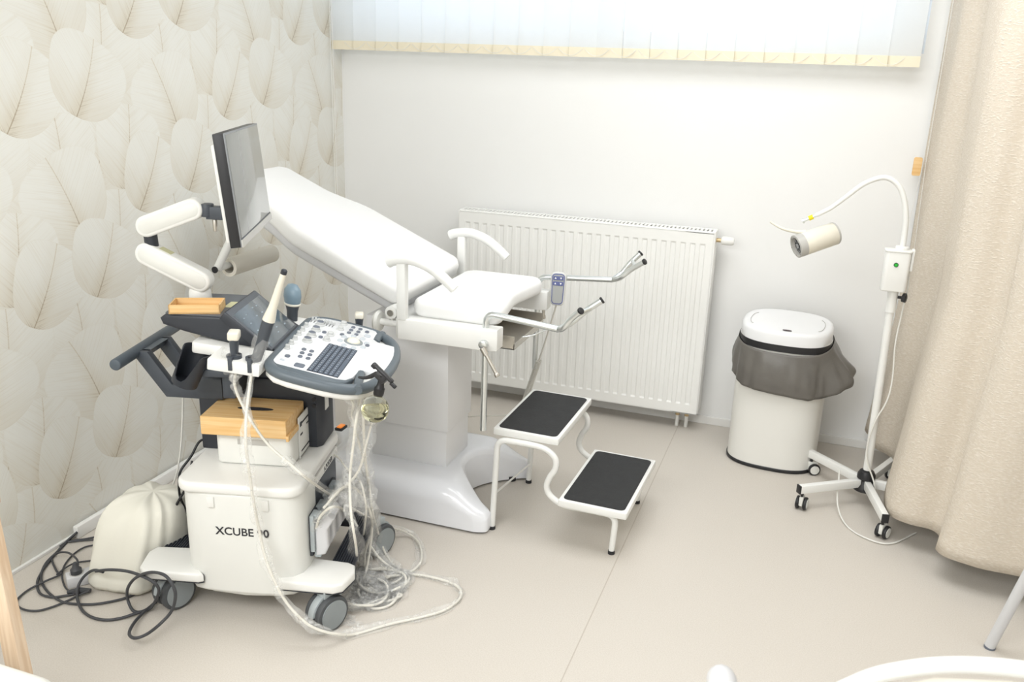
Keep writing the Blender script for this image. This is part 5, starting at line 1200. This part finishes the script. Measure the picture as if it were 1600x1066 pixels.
# ================================================================== FOREGROUND EDGES
# chair at right: slanted leg, curved top rail, seat
ck = thing('side_chair', 'white tubular leg of chair cut off at right frame edge', 'chair', (3.1, -1.5, 0))
b = B(); tube(b, [(3.128, -1.490, 0.006), (3.175, -1.53, 0.30), (3.215, -1.565, 0.52)], 0.0165, 14); lg = obj('leg', b, 'shellgrey', ck)
b = B(); cyl(b, (3.128, -1.49, 0), (3.129, -1.491, 0.008), 0.0172, seg=16); obj('foot_cap', b, 'btn', lg)

# nearer chair, only its back rail shows
nc = thing('armchair', 'white tubular chair with beige back in nearest lower right foreground', 'chair', (2.9, -3.1, 0))
b = B(); tube(b, [(2.50, -3.0, 0.60), (2.535, -3.0, 0.76), (2.596, -3.0, 0.838), (2.662, -3.0, 0.882), (2.744, -3.0, 0.912), (2.85, -3.0, 0.926), (3.0, -3.0, 0.922), (3.12, -3.0, 0.88), (3.19, -3.0, 0.78), (3.22, -3.0, 0.60)], 0.0125, 14, smooth=8); obj('back_rail', b, 'enamel', nc)
b = B(); tube(b, [(2.50, -3.0, 0.61), (2.47, -3.02, 0.30), (2.44, -3.04, 0.01)], 0.0125, 12, smooth=3); obj('leg', b, 'enamel', nc)
b = B(); tube(b, [(3.22, -3.0, 0.61), (3.25, -3.02, 0.30), (3.28, -3.04, 0.01)], 0.0125, 12, smooth=3); obj('leg', b, 'enamel', nc)
b = B(); slab(b, [(2.53, 0.60), (2.56, 0.74), (2.62, 0.825), (2.70, 0.872), (2.80, 0.895), (2.95, 0.90), (3.08, 0.87), (3.155, 0.78), (3.19, 0.60)], -0.012, 0.012, 0.006, 2, mtx=T(0, -3.0, 0) @ Matrix(((1, 0, 0, 0), (0, 0, 1, 0), (0, 1, 0, 0), (0, 0, 0, 1)))); obj('back_panel', b, 'paper', nc)
b = B(); slab(b, rrect(2.52, 3.20, -3.46, -3.03, 0.06, 5), 0.42, 0.46, 0.012, 3); obj('seat', b, 'paper', nc)
b = B(); tube(b, [(2.47, -3.46, 0.01), (2.50, -3.46, 0.43)], 0.0125, 12); obj('leg', b, 'enamel', nc)
b = B(); tube(b, [(3.25, -3.46, 0.01), (3.22, -3.46, 0.43)], 0.0125, 12); obj('leg', b, 'enamel', nc)
b = B(); tube(b, [(2.392, -2.985, 0.775), (2.40, -3.02, 0.785), (2.415, -3.12, 0.77), (2.45, -3.30, 0.74), (2.47, -3.44, 0.70)], 0.024, 16, smooth=5, rfn=lambda t, i: 0.024*min(1, 0.35+t*9)); obj('armrest', b, 'shellgrey', nc)
b = B(); tube(b, [(2.46, -3.36, 0.72), (2.48, -3.42, 0.55), (2.50, -3.46, 0.43)], 0.011, 10); obj('armrest_post', b, 'enamel', nc)
# wooden chair and soft throw at lower left
wc = thing('wooden_chair', 'pale pine chair leg at lower left frame edge', 'chair', (0.62, -2.95, 0))
mm = T(0, -2.9, 0) @ Matrix(((1, 0, 0, 0), (0, 0, 1, 0), (0, 1, 0, 0), (0, 0, 0, 1)))
b = B(); slab(b, [(0.655, 0.72), (0.704, 0.72), (0.712, 0.595), (0.733, 0.251), (0.748, 0.0), (0.695, 0.0), (0.680, 0.251)], -0.016, 0.016, 0.002, 1, mtx=mm); obj('leg', b, 'pine', wc)
b = B(); box(b, 0.30, 0.685, -2.91, -2.892, 0.405, 0.425, 0.002); obj('rung', b, 'pine', wc)
b = B(); slab(b, [(0.345, 0.72), (0.296, 0.72), (0.288, 0.595), (0.267, 0.251), (0.252, 0.0), (0.305, 0.0), (0.320, 0.251)], -0.016, 0.016, 0.002, 1, mtx=mm); obj('leg', b, 'pine', wc)
b = B(); box(b, 0.27, 0.72, -2.925, -2.885, 0.70, 0.725, 0.004); obj('seat_rail', b, 'pine', wc)
b = B(); slab(b, rrect(0.30, 1.02, -3.62, -3.00, 0.10, 8), 0.0, 0.385, 0.06, 5)
o = obj('pouffe', b, 'quilt', smooth=60); tag(o, 'soft cream pouffe filling the lower left corner of the picture', 'pouffe')

for o in bpy.data.objects:
    if o.parent is None and o.get('label'):
        k = o.name.split('.')[0]
        g = {'ultrasound_probe': 'ultrasound probes resting in the cart holders', 'probe_cable': 'cream cables in clear film beside the cart',
             'power_cable': 'cables lying and hanging left of the cart', 'plastic_film': 'scraps of clear plastic film'}.get(k)
        if g: o['group'] = g
